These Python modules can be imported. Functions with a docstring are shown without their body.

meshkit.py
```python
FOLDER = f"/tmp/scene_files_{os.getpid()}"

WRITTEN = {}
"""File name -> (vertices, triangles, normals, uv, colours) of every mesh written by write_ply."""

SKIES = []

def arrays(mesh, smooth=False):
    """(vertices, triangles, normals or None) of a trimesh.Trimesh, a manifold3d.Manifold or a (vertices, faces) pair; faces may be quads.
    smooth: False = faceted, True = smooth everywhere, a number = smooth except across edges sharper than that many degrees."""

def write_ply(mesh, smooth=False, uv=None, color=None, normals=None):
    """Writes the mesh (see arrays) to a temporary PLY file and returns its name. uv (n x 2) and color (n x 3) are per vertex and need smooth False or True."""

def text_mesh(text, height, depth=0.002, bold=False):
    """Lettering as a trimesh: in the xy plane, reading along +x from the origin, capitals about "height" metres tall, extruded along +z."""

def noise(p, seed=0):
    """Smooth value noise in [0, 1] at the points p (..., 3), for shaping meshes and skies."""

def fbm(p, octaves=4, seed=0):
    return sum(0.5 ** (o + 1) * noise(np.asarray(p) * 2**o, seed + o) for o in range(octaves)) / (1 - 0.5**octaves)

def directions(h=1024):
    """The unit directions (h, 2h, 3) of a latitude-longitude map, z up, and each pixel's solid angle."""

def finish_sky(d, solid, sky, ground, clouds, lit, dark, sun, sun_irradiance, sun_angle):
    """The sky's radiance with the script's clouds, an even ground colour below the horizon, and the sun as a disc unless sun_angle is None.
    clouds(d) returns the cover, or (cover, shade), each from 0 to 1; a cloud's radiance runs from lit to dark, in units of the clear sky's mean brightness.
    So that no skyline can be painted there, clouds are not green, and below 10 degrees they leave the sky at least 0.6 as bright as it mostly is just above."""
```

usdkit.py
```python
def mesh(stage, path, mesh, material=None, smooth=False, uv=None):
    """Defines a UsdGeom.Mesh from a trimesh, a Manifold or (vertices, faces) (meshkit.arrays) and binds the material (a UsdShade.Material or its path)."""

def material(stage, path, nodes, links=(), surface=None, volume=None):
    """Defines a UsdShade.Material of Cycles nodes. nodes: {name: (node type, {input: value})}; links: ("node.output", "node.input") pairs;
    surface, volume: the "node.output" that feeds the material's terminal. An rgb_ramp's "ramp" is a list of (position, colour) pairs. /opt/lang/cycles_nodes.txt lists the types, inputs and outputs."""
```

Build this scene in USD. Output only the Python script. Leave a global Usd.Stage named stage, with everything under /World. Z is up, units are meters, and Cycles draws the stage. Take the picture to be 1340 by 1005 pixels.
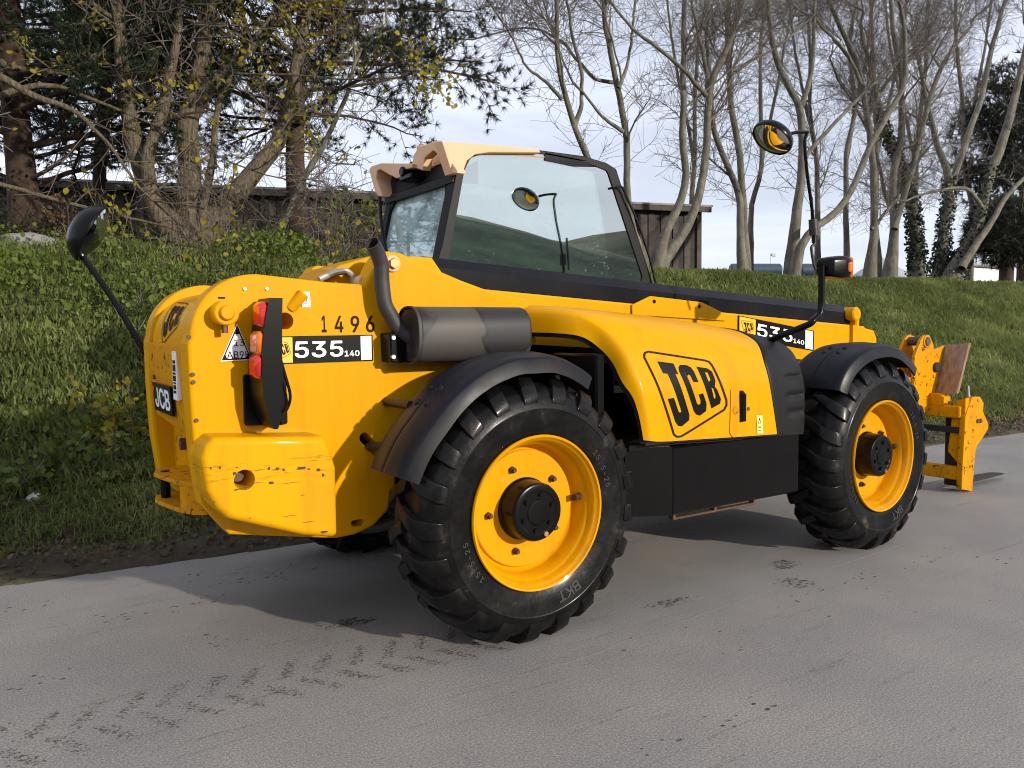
import math, random
import numpy as np
import trimesh, usdkit, meshkit
from manifold3d import Manifold, CrossSection
from scipy.ndimage import gaussian_filter1d
from scipy.interpolate import PchipInterpolator, LinearNDInterpolator
from shapely.geometry import Polygon, Point
from shapely.ops import unary_union
from pxr import Usd, UsdGeom, UsdLux, UsdShade, Gf, Sdf, Vt

stage = Usd.Stage.CreateInMemory()
UsdGeom.SetStageUpAxis(stage, 'Z')
UsdGeom.SetStageMetersPerUnit(stage, 1.0)
UsdGeom.Xform.Define(stage, '/World')
UsdGeom.Scope.Define(stage, '/World/Looks')
RNG = np.random.default_rng(7)

# ------------------------------------------------------------------ camera, sky, sun, exposure
CAM = np.array([-2.127, -4.121, 1.472]); YAW, PITCH, ROLL, FPX = .987, -.068, -.011, 1050.0
EXPOSURE = 0.30
SUN = np.array([.36, -1.0, .30]); SUN /= np.linalg.norm(SUN)
SUN_INTENSITY, SUN_COLOR, SKY_STRENGTH = 1.0, (1.0, .92, .80), .12

def cam_basis():
    f = np.array([math.cos(PITCH)*math.cos(YAW), math.cos(PITCH)*math.sin(YAW), math.sin(PITCH)])
    r = np.array([math.sin(YAW), -math.cos(YAW), 0.]); u = np.cross(r, f)
    return math.cos(ROLL)*r + math.sin(ROLL)*u, -math.sin(ROLL)*r + math.cos(ROLL)*u, f
RIGHT, UP, FWD = cam_basis()
cam = UsdGeom.Camera.Define(stage, '/World/camera')
cam.CreateHorizontalApertureAttr(36.0); cam.CreateVerticalApertureAttr(27.0)
cam.CreateFocalLengthAttr(36.0*FPX/1340.0)
cam.CreateClippingRangeAttr(Gf.Vec2f(.05, 20000)); cam.CreateExposureAttr(EXPOSURE)
m4 = np.eye(4); m4[0, :3], m4[1, :3], m4[2, :3], m4[3, :3] = RIGHT, UP, -FWD, CAM
cam.AddTransformOp().Set(Gf.Matrix4d(*m4.ravel().tolist()))

def at(px, py, axis, val):
    """the point where the sight line through photograph position (px, py) meets the plane axis = val"""
    d = FWD + RIGHT*(px-670)/FPX + UP*(502.5-py)/FPX
    return CAM + d*(val-CAM[axis])/d[axis]
def Y(y, *pts): return [tuple(at(a, b, 1, y)[[0, 2]]) for a, b in pts]
def X(x, *pts): return [tuple(at(a, b, 0, x)[[1, 2]]) for a, b in pts]

elev, rot = math.asin(SUN[2]), math.atan2(SUN[0], SUN[1])
sun = UsdLux.DistantLight.Define(stage, '/World/sun')
sun.CreateIntensityAttr(SUN_INTENSITY); sun.CreateAngleAttr(1.2); sun.CreateNormalizeAttr(True)
sun.CreateColorAttr(Gf.Vec3f(*SUN_COLOR))
zb = SUN; xb = np.cross([0, 0, 1.], zb); xb /= np.linalg.norm(xb); yb = np.cross(zb, xb)
s4 = np.eye(4); s4[0, :3], s4[1, :3], s4[2, :3] = xb, yb, zb
sun.AddTransformOp().Set(Gf.Matrix4d(*s4.ravel().tolist()))

def mat(name, nodes, links=(), surface='p.BSDF', volume=None):
    return usdkit.material(stage, '/World/Looks/'+name, nodes, links, surface=surface, volume=volume)

sky_mat = mat('sky_air', {
    'sky': ('sky_texture', {'sky_type': 'single_scattering', 'sun_disc': False, 'sun_elevation': elev, 'sun_rotation': rot, 'air_density': 1.0, 'aerosol_density': 1.5, 'ozone_density': 1.0}),
    'cap': ('mix_color', {'blend_type': 'darken', 'fac': 1.0, 'b': (6.5, 7.0, 8.0), 'use_clamp': False}),
    'bw': ('rgb_to_bw', {}), 'tc': ('texture_coordinate', {}),
    'mp': ('mapping', {'scale': (1.2, 1.2, 4.5)}),
    'n': ('noise_texture', {'scale': 2.2, 'detail': 7.0, 'roughness': .55, 'distortion': .4}),
    'r': ('rgb_ramp', {'ramp': [(.25, (.74, .74, .74)), (.45, (.84, .84, .84)), (.62, (.98, .98, .98)), (1, (1, 1, 1))]}),
    'sep': ('separate_color', {}),
    'mul0': ('math', {'math_type': 'multiply_add', 'value2': .55, 'value3': 4.85}),
    'cr': ('rgb_ramp', {'ramp': [(.30, (.88, .88, .88)), (.46, (.97, .97, .97)), (.60, (1.06, 1.06, 1.06))]}), 'cs': ('separate_color', {}), 'mul': ('math', {'math_type': 'multiply'}),
    'tint': ('combine_color', {'r': 1, 'g': 1, 'b': 1}),
    'mr': ('math', {'math_type': 'multiply', 'value2': .93}), 'mg': ('math', {'math_type': 'multiply', 'value2': .99}), 'mb': ('math', {'math_type': 'multiply', 'value2': 1.17}),
    'mix': ('mix_color', {'blend_type': 'mix', 'use_clamp': False}),
    'bg': ('background_shader', {'strength': SKY_STRENGTH})},
    [('sky.color', 'cap.a'), ('cap.result', 'bw.color'), ('tc.generated', 'mp.vector'), ('mp.vector', 'n.vector'), ('n.fac', 'r.fac'), ('r.color', 'sep.color'),
     ('bw.val', 'mul0.value1'), ('n.fac', 'cr.fac'), ('cr.color', 'cs.color'), ('mul0.value', 'mul.value1'), ('cs.r', 'mul.value2'), ('mul.value', 'mr.value1'), ('mul.value', 'mg.value1'), ('mul.value', 'mb.value1'),
     ('mr.value', 'tint.r'), ('mg.value', 'tint.g'), ('mb.value', 'tint.b'), ('cap.result', 'mix.a'), ('tint.color', 'mix.b'), ('sep.r', 'mix.fac'), ('mix.result', 'bg.color')], surface='bg.background')
dome = UsdLux.DomeLight.Define(stage, '/World/sky')
UsdShade.MaterialBindingAPI.Apply(dome.GetPrim()).Bind(sky_mat)

# ------------------------------------------------------------------ naming helpers
USED = set()
def numbered(parent, name):
    p, k = f'{parent}/{name}', 0
    while p in USED:
        k += 1; p = f'{parent}/{name}_{k:03d}'
    USED.add(p); return p
def tag(prim, label=None, cat=None, group=None, kind=None):
    prim = prim.GetPrim() if hasattr(prim, 'GetPrim') else prim
    for k, v in (('label', label), ('category', cat), ('group', group), ('kind', kind)):
        if v: prim.SetCustomDataByKey(k, v)
    return prim
def obj(name, mesh, m, parent='/World', smooth=35, label=None, cat=None, group=None, kind=None):
    parent = parent if isinstance(parent, str) else str(parent.GetPath())
    if isinstance(mesh, list): mesh = cat_mesh(mesh)
    path = numbered(parent, name)
    pr = usdkit.mesh(stage, path, mesh, m, smooth=smooth).GetPrim()
    return tag(pr, label, cat, group, kind)
def thing(name, label, cat, loc=(0, 0, 0), rz=0, group=None, parent='/World'):
    x = UsdGeom.Xform.Define(stage, numbered(parent, name))
    x.AddTranslateOp().Set(Gf.Vec3d(*map(float, loc))); x.AddRotateZOp().Set(float(math.degrees(rz)))
    return tag(x, label, cat, group)
def dup(src, loc, rz, label=None, group=None, parent='/World', cat=None):
    path = numbered(parent, src.GetName().split('_0')[0])
    x = UsdGeom.Xform.Define(stage, path)
    x.GetPrim().GetReferences().AddInternalReference(src.GetPath())
    x.GetPrim().SetInstanceable(True)
    x.ClearXformOpOrder()
    x.AddTranslateOp().Set(Gf.Vec3d(*map(float, loc))); x.AddRotateZOp().Set(float(math.degrees(rz)))
    return tag(x, label, cat, group)

# ------------------------------------------------------------------ mesh helpers
def cat_mesh(ms):
    return trimesh.util.concatenate([m if isinstance(m, trimesh.Trimesh) else tm(m) for m in ms])
def tm(m):
    if hasattr(m, 'to_mesh'):
        q = m.to_mesh(); return trimesh.Trimesh(np.array(q.vert_properties[:, :3]), np.array(q.tri_verts), process=False)
    v, f = m; f = np.asarray(f)
    if f.shape[1] == 4: f = np.vstack([f[:, [0, 1, 2]], f[:, [0, 2, 3]]])
    return trimesh.Trimesh(np.asarray(v, float), f, process=False)
def rbox(x0, x1, y0, y1, z0, z1, r=.01):
    """box with chamfered edges"""
    lo, hi = np.minimum([x0, y0, z0], [x1, y1, z1]), np.maximum([x0, y0, z0], [x1, y1, z1])
    r = min(r, .45*(hi-lo).min()); pts = []
    for a in (0, 1):
        for b in (0, 1):
            for c in (0, 1):
                p = np.where([a, b, c], hi, lo); s = np.where([a, b, c], -1, 1)
                for k in range(3):
                    q = p + s*r; q[k] = p[k]; pts.append(q)
    return tm(Manifold.hull_points(np.array(pts)))
def hull(pts): return tm(Manifold.hull_points(np.asarray(pts, float)))
def cyl(p0, p1, r0, r1=None, n=24, bevel=0):
    p0, p1 = np.asarray(p0, float), np.asarray(p1, float); L = np.linalg.norm(p1-p0); r1 = r0 if r1 is None else r1
    b = bevel
    prof = [(0, 0), (r0-b, 0), (r0, b), (r1, L-b), (r1-b, L), (0, L)] if b else [(0, 0), (r0, 0), (r1, L), (0, L)]
    m = trimesh.creation.revolve(np.array(prof), sections=n)
    T = trimesh.geometry.align_vectors([0, 0, 1], (p1-p0)/L); T[:3, 3] = p0
    m.apply_transform(T); return m
def frames(P):
    t = np.gradient(P, axis=-2); t /= np.linalg.norm(t, axis=-1, keepdims=True)+1e-12
    ref = np.where(np.abs(t[..., 2:]) < .9, [0, 0, 1.], [1., 0, 0])
    a = np.cross(t, ref); a /= np.linalg.norm(a, axis=-1, keepdims=True)+1e-12
    return t, a, np.cross(t, a)
def tubes(P, R, sides=6, cap=False):
    """N polylines of n points each (N, n, 3) with radii (N, n) as one mesh"""
    P, R = np.asarray(P, float), np.asarray(R, float)
    if P.ndim == 2: P, R = P[None], np.broadcast_to(R, P.shape[:1])[None]
    N, n = P.shape[:2]; _, a, b = frames(P)
    if N == 1:   # keep the frame from twisting
        t = np.gradient(P[0], axis=0); t /= np.linalg.norm(t, axis=1, keepdims=True)
        u = a[0, 0]
        for i in range(n):
            u = u - t[i]*(u @ t[i]); u /= np.linalg.norm(u); a[0, i] = u; b[0, i] = np.cross(t[i], u)
    ang = np.arange(sides)*2*math.pi/sides
    v = P[:, :, None] + R[:, :, None, None]*(np.cos(ang)[:, None]*a[:, :, None] + np.sin(ang)[:, None]*b[:, :, None])
    i, j = np.meshgrid(np.arange(n-1), np.arange(sides), indexing='ij'); i, j = i.ravel(), j.ravel(); k = (j+1) % sides
    q = np.stack([i*sides+j, i*sides+k, (i+1)*sides+k, (i+1)*sides+j], 1)
    q = (q[None] + (np.arange(N)*n*sides)[:, None, None]).reshape(-1, 4)
    f = np.vstack([q[:, [0, 1, 2]], q[:, [0, 2, 3]]])
    if cap and N == 1:
        e = np.arange(1, sides-1); f = np.vstack([f, np.stack([0*e, e+1, e], 1), (n-1)*sides+np.stack([0*e, e, e+1], 1)])
    return trimesh.Trimesh(v.reshape(-1, 3), f, process=False)
def spline(pts, n=30, closed=False):
    pts = np.asarray(pts, float); d = np.r_[0, np.cumsum(np.linalg.norm(np.diff(pts, axis=0), axis=1))]
    t = np.linspace(0, d[-1], n)
    return np.stack([PchipInterpolator(d, pts[:, k])(t) for k in range(pts.shape[1])], 1)
def pipe(pts, r, sides=12, n=None, sm=True):
    P = spline(pts, n or 10*len(pts)) if sm else np.asarray(pts, float)
    return tubes(P, np.full(len(P), r), sides, cap=True)
def grid_mesh(G):
    G = np.asarray(G, float); a, b = G.shape[:2]
    i, j = np.meshgrid(np.arange(a-1), np.arange(b-1), indexing='ij'); i, j = i.ravel(), j.ravel()
    q = np.stack([i*b+j, i*b+j+1, (i+1)*b+j+1, (i+1)*b+j], 1)
    return trimesh.Trimesh(G.reshape(-1, 3), np.vstack([q[:, [0, 1, 2]], q[:, [0, 2, 3]]]), process=False)
def poly(pts, r=0.0):
    p = Polygon(pts).buffer(0)
    if r: p = p.buffer(-r, join_style=1, quad_segs=4).buffer(2*r, join_style=1, quad_segs=4).buffer(-r, join_style=1, quad_segs=4)
    return p
def extrude(p, h0, h1, bevel=0.0, steps=3):
    """polygon in (u, v) extruded from w = h0 to h1; the outer edges are rounded by offset rings"""
    if not isinstance(p, Polygon) and not hasattr(p, 'geoms'): p = Polygon(p)
    from shapely.geometry.polygon import orient
    h0, h1 = min(h0, h1), max(h0, h1); out = []
    for g in list(getattr(p, 'geoms', [p])):
        g = orient(g); bv = min(bevel, .45*(h1-h0))
        if bv <= 0:
            t = trimesh.creation.extrude_polygon(g, h1-h0, engine='earcut'); t.apply_translation([0, 0, h0]); out.append(t); continue
        e = np.array(g.exterior.coords)[:-1]; keep = np.linalg.norm(e-np.roll(e, 1, 0), axis=1) > 1e-6; e = e[keep]
        a = unit_(np.roll(e, -1, 0)-e); b = unit_(e-np.roll(e, 1, 0)); na, nb = np.stack([-a[:, 1], a[:, 0]], 1), np.stack([-b[:, 1], b[:, 0]], 1)
        mdir = unit_(na+nb); k = 1/np.maximum((mdir*na).sum(1), .5)
        ring = lambda d: e+mdir*(k*d)[:, None]
        lv = [(bv*(1-math.sin(t)), h0+bv*(1-math.cos(t))) for t in np.linspace(0, math.pi/2, steps+1)]
        lv += [(d, h1-(z-h0)) for d, z in lv[::-1]]
        G = np.stack([np.c_[ring(d), np.full(len(e), z)] for d, z in lv], 1); G = np.concatenate([G, G[:1]])
        out.append(grid_mesh(G[:, ::-1]))
        inner = Polygon(ring(bv)).buffer(0)
        if inner.geom_type != 'Polygon': inner = max(inner.geoms, key=lambda q: q.area)
        cap = Polygon(inner.exterior.coords, [h.coords for h in g.interiors])
        vv, ff = trimesh.creation.triangulate_polygon(cap, engine='earcut')
        for z, flip in ((h1, False), (h0, True)): out.append(trimesh.Trimesh(np.c_[vv, np.full(len(vv), z)], ff[:, ::-1] if flip else ff, process=False))
        for h in g.interiors:
            c = np.array(h.coords); out.append(grid_mesh(np.stack([np.c_[c, np.full(len(c), h1)], np.c_[c, np.full(len(c), h0)]], 1)))
    return cat_mesh(out)
def unit_(v): return v/(np.linalg.norm(v, axis=-1, keepdims=True)+1e-12)
def side(m):
    """(u, v, w) -> world (x = u, z = v, y = w)"""
    v = m.vertices.copy(); m = trimesh.Trimesh(np.stack([v[:, 0], v[:, 2], v[:, 1]], 1), m.faces[:, ::-1], process=False); return m
def rear(m):
    """(u, v, w) -> world (y = u, z = v, x = w)"""
    v = m.vertices; return trimesh.Trimesh(np.stack([v[:, 2], v[:, 0], v[:, 1]], 1), m.faces, process=False)
def plate(pts, y0, y1, bevel=.006, r=.0): return side(extrude(poly(pts, r), y0, y1, bevel))
def cross_plate(pts, x0, x1, bevel=.006, r=.0): return rear(extrude(poly(pts, r), x0, x1, bevel))
def text_side(t, x0, x1, z0, z1, y, depth=.0015, bold=False, slant=0):
    """lettering on a face that looks towards -y, filling the box x0..x1, z0..z1"""
    m = meshkit.text_mesh(t, 1.0, 1.0, bold); v = m.vertices - m.bounds[0]; s = m.bounds[1]-m.bounds[0]
    u = v[:, 0]/s[0]; w = v[:, 1]/s[1]
    return trimesh.Trimesh(np.stack([x0+(x1-x0)*u+slant*(w)*(z1-z0), y-depth*v[:, 2]/s[2], z0+(z1-z0)*w], 1), m.faces, process=False)
def text_rear(t, y0, y1, z0, z1, x, depth=.0015, bold=False):
    m = meshkit.text_mesh(t, 1.0, 1.0, bold); v = m.vertices - m.bounds[0]; s = m.bounds[1]-m.bounds[0]
    u = v[:, 0]/s[0]; w = v[:, 1]/s[1]
    return trimesh.Trimesh(np.stack([x-depth*v[:, 2]/s[2], y0+(y1-y0)*u, z0+(z1-z0)*w], 1), m.faces, process=False)
def revolve_y(prof, n=64):
    """profile of (r, y) turned about the y axis"""
    p = np.asarray(prof, float); a = np.linspace(0, 2*math.pi, n, endpoint=False)
    G = np.stack([p[None, :, 0]*np.cos(a)[:, None], np.broadcast_to(p[None, :, 1], (n, len(p))), p[None, :, 0]*np.sin(a)[:, None]], -1)
    G = np.concatenate([G, G[:1]]); return grid_mesh(G)

# ------------------------------------------------------------------ materials
def flat(name, col, rough=.5, metal=0., coat=0., spec=.5, var=.0, scale=6., bump=0., bscale=60., **kw):
    nodes = {'g': ('geometry', {}), 'n': ('noise_texture', {'scale': scale, 'detail': 5., 'roughness': .6}),
             'p': ('principled_bsdf', {'base_color': col, 'roughness': rough, 'metallic': metal, 'coat_weight': coat, 'coat_roughness': .08, 'specular_ior_level': spec, **kw})}
    links = [('g.position', 'n.vector')]
    if var:
        c = np.array(col); nodes['r'] = ('rgb_ramp', {'ramp': [(.28, tuple(c*(1-var))), (.72, tuple(np.minimum(c*(1+var), .95)))]})
        links += [('n.fac', 'r.fac'), ('r.color', 'p.base_color')]
    if bump:
        nodes['bn'] = ('noise_texture', {'scale': bscale, 'detail': 3.}); nodes['b'] = ('bump', {'strength': bump, 'distance': .01})
        links += [('g.position', 'bn.vector'), ('bn.fac', 'b.height'), ('b.normal', 'p.normal')]
    return mat(name, nodes, links)
def worn(name, col, wear, rough=.34, coat=.12, amount=.60, wscale=14., streak=None, grime=(.40, .17, .015), grime_amt=.35):
    """paint with a film of grime, small chips and runs"""
    nodes = {'g': ('geometry', {}),
        'n1': ('noise_texture', {'scale': 2.3, 'detail': 6., 'roughness': .65}), 'r1': ('rgb_ramp', {'ramp': [(.45, (0, 0, 0)), (.8, (grime_amt,)*3)]}),
        'm1': ('mix_color', {'a': col, 'b': grime}),
        'n2': ('noise_texture', {'scale': wscale, 'detail': 9., 'roughness': .72}), 'r2': ('rgb_ramp', {'ramp': [(amount, (0, 0, 0)), (amount+.015, (1, 1, 1))]}),
        'm2': ('mix_color', {'b': wear}),
        'n3': ('noise_texture', {'scale': 1.2, 'detail': 2.}), 'r3': ('rgb_ramp', {'ramp': [(.2, (rough*.75,)*3), (.8, (rough*1.35,)*3)]}),
        'bn': ('noise_texture', {'scale': 5., 'detail': 1.5}), 'b': ('bump', {'strength': .05, 'distance': .02}),
        'p': ('principled_bsdf', {'coat_weight': coat, 'coat_roughness': .03, 'specular_ior_level': .06})}
    nodes.update({'vm': ('mapping', {'scale': (9., 9., .9)}), 'vn': ('noise_texture', {'scale': 1.0, 'detail': 6., 'roughness': .65}), 'vr': ('rgb_ramp', {'ramp': [(.50, (0, 0, 0)), (.78, (.55, .55, .55))]}),
        'sz': ('separate_xyz', {}), 'zr': ('map_range', {'from_min': 1.7, 'from_max': .5, 'to_min': .25, 'to_max': 1., 'clamp': True}), 'vz': ('math', {'math_type': 'multiply'}), 'm0': ('mix_color', {'a': col, 'b': tuple(.55*np.array(grime))})})
    nodes['m1'] = ('mix_color', {'b': grime})
    links = [('g.position', 'vm.vector'), ('vm.vector', 'vn.vector'), ('vn.fac', 'vr.fac'), ('g.position', 'sz.vector'), ('sz.z', 'zr.value'), ('vr.color', 'vz.value1'), ('zr.result', 'vz.value2'), ('vz.value', 'm0.fac'), ('m0.result', 'm1.a'),
             ('g.position', 'n1.vector'), ('n1.fac', 'r1.fac'), ('r1.color', 'm1.fac'), ('g.position', 'n2.vector'), ('n2.fac', 'r2.fac'), ('r2.color', 'm2.fac'),
             ('m1.result', 'm2.a'), ('m2.result', 'p.base_color'), ('g.position', 'n3.vector'), ('n3.fac', 'r3.fac'), ('r3.color', 'p.roughness'),
             ('g.position', 'bn.vector'), ('bn.fac', 'b.height'), ('b.normal', 'p.normal')]
    if streak:   # scratches in a band of heights
        z0, z1 = streak
        nodes.update({'mp': ('mapping', {'scale': (9., 9., 130.)}), 'sn': ('noise_texture', {'scale': 1., 'detail': 5., 'roughness': .7}), 'sr': ('rgb_ramp', {'ramp': [(.56, (0, 0, 0)), (.60, (1, 1, 1))]}),
            'sx': ('separate_xyz', {}), 'mz': ('map_range', {'from_min': z0, 'from_max': (z0+z1)/2, 'to_min': 0., 'to_max': 1., 'clamp': True}),
            'mz2': ('map_range', {'from_min': (z0+z1)/2, 'from_max': z1, 'to_min': 1., 'to_max': 0., 'clamp': True}), 'mm': ('math', {'math_type': 'multiply'}), 'ms': ('math', {'math_type': 'multiply'}),
            'm3': ('mix_color', {'b': wear})})
        links = [l for l in links if l != ('m2.result', 'p.base_color')] + [('g.position', 'mp.vector'), ('mp.vector', 'sn.vector'), ('sn.fac', 'sr.fac'), ('g.position', 'sx.vector'), ('sx.z', 'mz.value'), ('sx.z', 'mz2.value'),
            ('mz.result', 'mm.value1'), ('mz2.result', 'mm.value2'), ('mm.value', 'ms.value1'), ('sr.color', 'ms.value2'), ('ms.value', 'm3.fac'), ('m2.result', 'm3.a'), ('m3.result', 'p.base_color')]
    return mat(name, nodes, links)

YEL = (.61, .282, .0004)
yellow = worn('yellow_paint', YEL, (.06, .03, .015), amount=.755, grime_amt=.22)
yellow_boss = worn('scuffed_yellow_paint', (.64, .30, .0015), (.05, .025, .012), rough=.5, coat=.05, amount=.72, streak=(.84, .95), grime_amt=.45)
yellow_worn = worn('chipped_yellow_paint', (.60, .25, .0015), (.07, .035, .02), rough=.45, coat=.1, amount=.585, wscale=22., grime_amt=.5)
yellow_rim = worn('rim_yellow_paint', (.64, .28, .0005), (.10, .05, .02), rough=.35, coat=.2, amount=.72, wscale=18., grime_amt=.3)
faded = worn('faded_roof_plastic', (.66, .43, .27), (.45, .25, .12), rough=.5, coat=.0, amount=.74, grime=(.62, .36, .16), grime_amt=.5)
black_plastic = flat('black_plastic', (.0070, .0066, .007), .5, spec=.18, var=.3, scale=4., bump=.05, bscale=250.)
fender_black = mat('fender_plastic', {'g': ('geometry', {}), 'n': ('noise_texture', {'scale': 4.5, 'detail': 5., 'roughness': .65}),
    'r': ('rgb_ramp', {'ramp': [(.42, (.008, .0085, .012)), (.60, (.010, .0095, .011)), (.78, (.022, .013, .008))]}), 'rr': ('rgb_ramp', {'ramp': [(.3, (.30,)*3), (.7, (.46,)*3)]}),
    'p': ('principled_bsdf', {'specular_ior_level': .14})}, [('g.position', 'n.vector'), ('n.fac', 'r.fac'), ('n.fac', 'rr.fac'), ('rr.color', 'p.roughness'), ('r.color', 'p.base_color')])
gloss_black = flat('gloss_black_paint', (.0035, .0033, .0034), .25, coat=.0, spec=.16, var=.2, bump=.02, bscale=8.)
satin_black = worn('boom_black_paint', (.007, .007, .010), (.30, .27, .25), rough=.30, coat=.15, amount=.69, wscale=11., grime=(.025, .02, .02), grime_amt=.5)
dark_metal = flat('dark_greasy_steel', (.010, .008, .007), .5, var=.4, bump=.1)
rubber = mat('tyre_rubber', {'g': ('geometry', {}), 'n': ('noise_texture', {'scale': 7., 'detail': 7., 'roughness': .7}),
    'r': ('rgb_ramp', {'ramp': [(.45, (.0040, .0039, .004)), (.60, (.0085, .0075, .007)), (.74, (.075, .062, .05))]}), 'rr': ('rgb_ramp', {'ramp': [(.35, (.24,)*3), (.65, (.5,)*3)]}),
    'bn': ('noise_texture', {'scale': 45., 'detail': 3.}), 'b': ('bump', {'strength': .12, 'distance': .01}), 'p': ('principled_bsdf', {'specular_ior_level': .10, 'coat_weight': .14, 'coat_roughness': .16})},
    [('g.position', 'n.vector'), ('n.fac', 'r.fac'), ('r.color', 'p.base_color'), ('n.fac', 'rr.fac'), ('rr.color', 'p.roughness'), ('g.position', 'bn.vector'), ('bn.fac', 'b.height'), ('b.normal', 'p.normal')])
rubber_letter = flat('raised_rubber_lettering', (.034, .034, .035), .5, spec=.2)
silencer_mat = mat('sooty_silencer_steel', {'g': ('geometry', {}), 'mp': ('mapping', {'scale': (2.2, 2.2, 1.2)}), 'n': ('noise_texture', {'scale': 2.6, 'detail': 3.5, 'distortion': .6}),
    'sx': ('separate_xyz', {}), 'ma': ('math', {'math_type': 'multiply_add', 'value2': .62, 'value3': .17}), 'mb': ('math', {'math_type': 'add'}),
    'r': ('rgb_ramp', {'ramp': [(0, (.012, .011, .011)), (.06, (.020, .018, .017)), (.10, (.048, .043, .038)), (.28, (.058, .052, .046)), (.36, (.050, .045, .040)), (.375, (.012, .011, .011)), (.40, (.020, .0185, .019)), (.66, (.022, .020, .0205)), (.685, (.011, .010, .0105)), (.70, (.050, .046, .042)), (1, (.045, .042, .040))]}),
    'p': ('principled_bsdf', {'roughness': .5, 'metallic': .1, 'specular_ior_level': .3})},
    [('g.position', 'mp.vector'), ('mp.vector', 'n.vector'), ('g.position', 'sx.vector'), ('n.fac', 'ma.value1'), ('sx.x', 'mb.value1'), ('ma.value', 'mb.value2'), ('mb.value', 'r.fac'), ('r.color', 'p.base_color')])
pipe_mat = flat('exhaust_pipe_steel', (.026, .023, .022), .6, var=.3, scale=12)
rust = mat('rusty_steel', {'g': ('geometry', {}), 'mp': ('mapping', {'scale': (30., 30., 3.)}), 'n': ('noise_texture', {'scale': 1., 'detail': 5.}),
    'r': ('rgb_ramp', {'ramp': [(.3, (.16, .085, .05)), (.55, (.26, .16, .10)), (.75, (.36, .25, .17))]}), 'p': ('principled_bsdf', {'roughness': .5, 'metallic': .3})},
    [('g.position', 'mp.vector'), ('mp.vector', 'n.vector'), ('n.fac', 'r.fac'), ('r.color', 'p.base_color')])
bolt_mat = flat('rusty_bolt', (.075, .035, .016), .6, var=.4, scale=40)
dark_bolt = flat('dark_rusty_bolt', (.045, .02, .010), .6, var=.4, scale=40)
zinc = flat('zinc_steel', (.45, .44, .42), .35, metal=.8)
white_st = flat('white_sticker', (.78, .78, .78), .35)
silver_st = flat('silver_reflective_sticker', (.62, .70, .74), .25, metal=.2)
black_st = flat('black_sticker', (.006, .0055, .0055), .3, spec=.12)
stencil = flat('brown_black_stencil_paint', (.022, .009, .004), .6, spec=.1)
yellow_st = flat('yellow_sticker', (.82, .46, .015), .3)
red_lens = mat('red_lens', {'p': ('principled_bsdf', {'base_color': (.62, .018, .008), 'roughness': .15, 'coat_weight': .6})})
amber_lens = mat('amber_lens', {'p': ('principled_bsdf', {'base_color': (.70, .16, .008), 'roughness': .15, 'coat_weight': .6})})
mirror_mat = mat('mirror_glass', {'p': ('principled_bsdf', {'base_color': (.78, .79, .80), 'metallic': 1., 'roughness': .02})})
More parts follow.
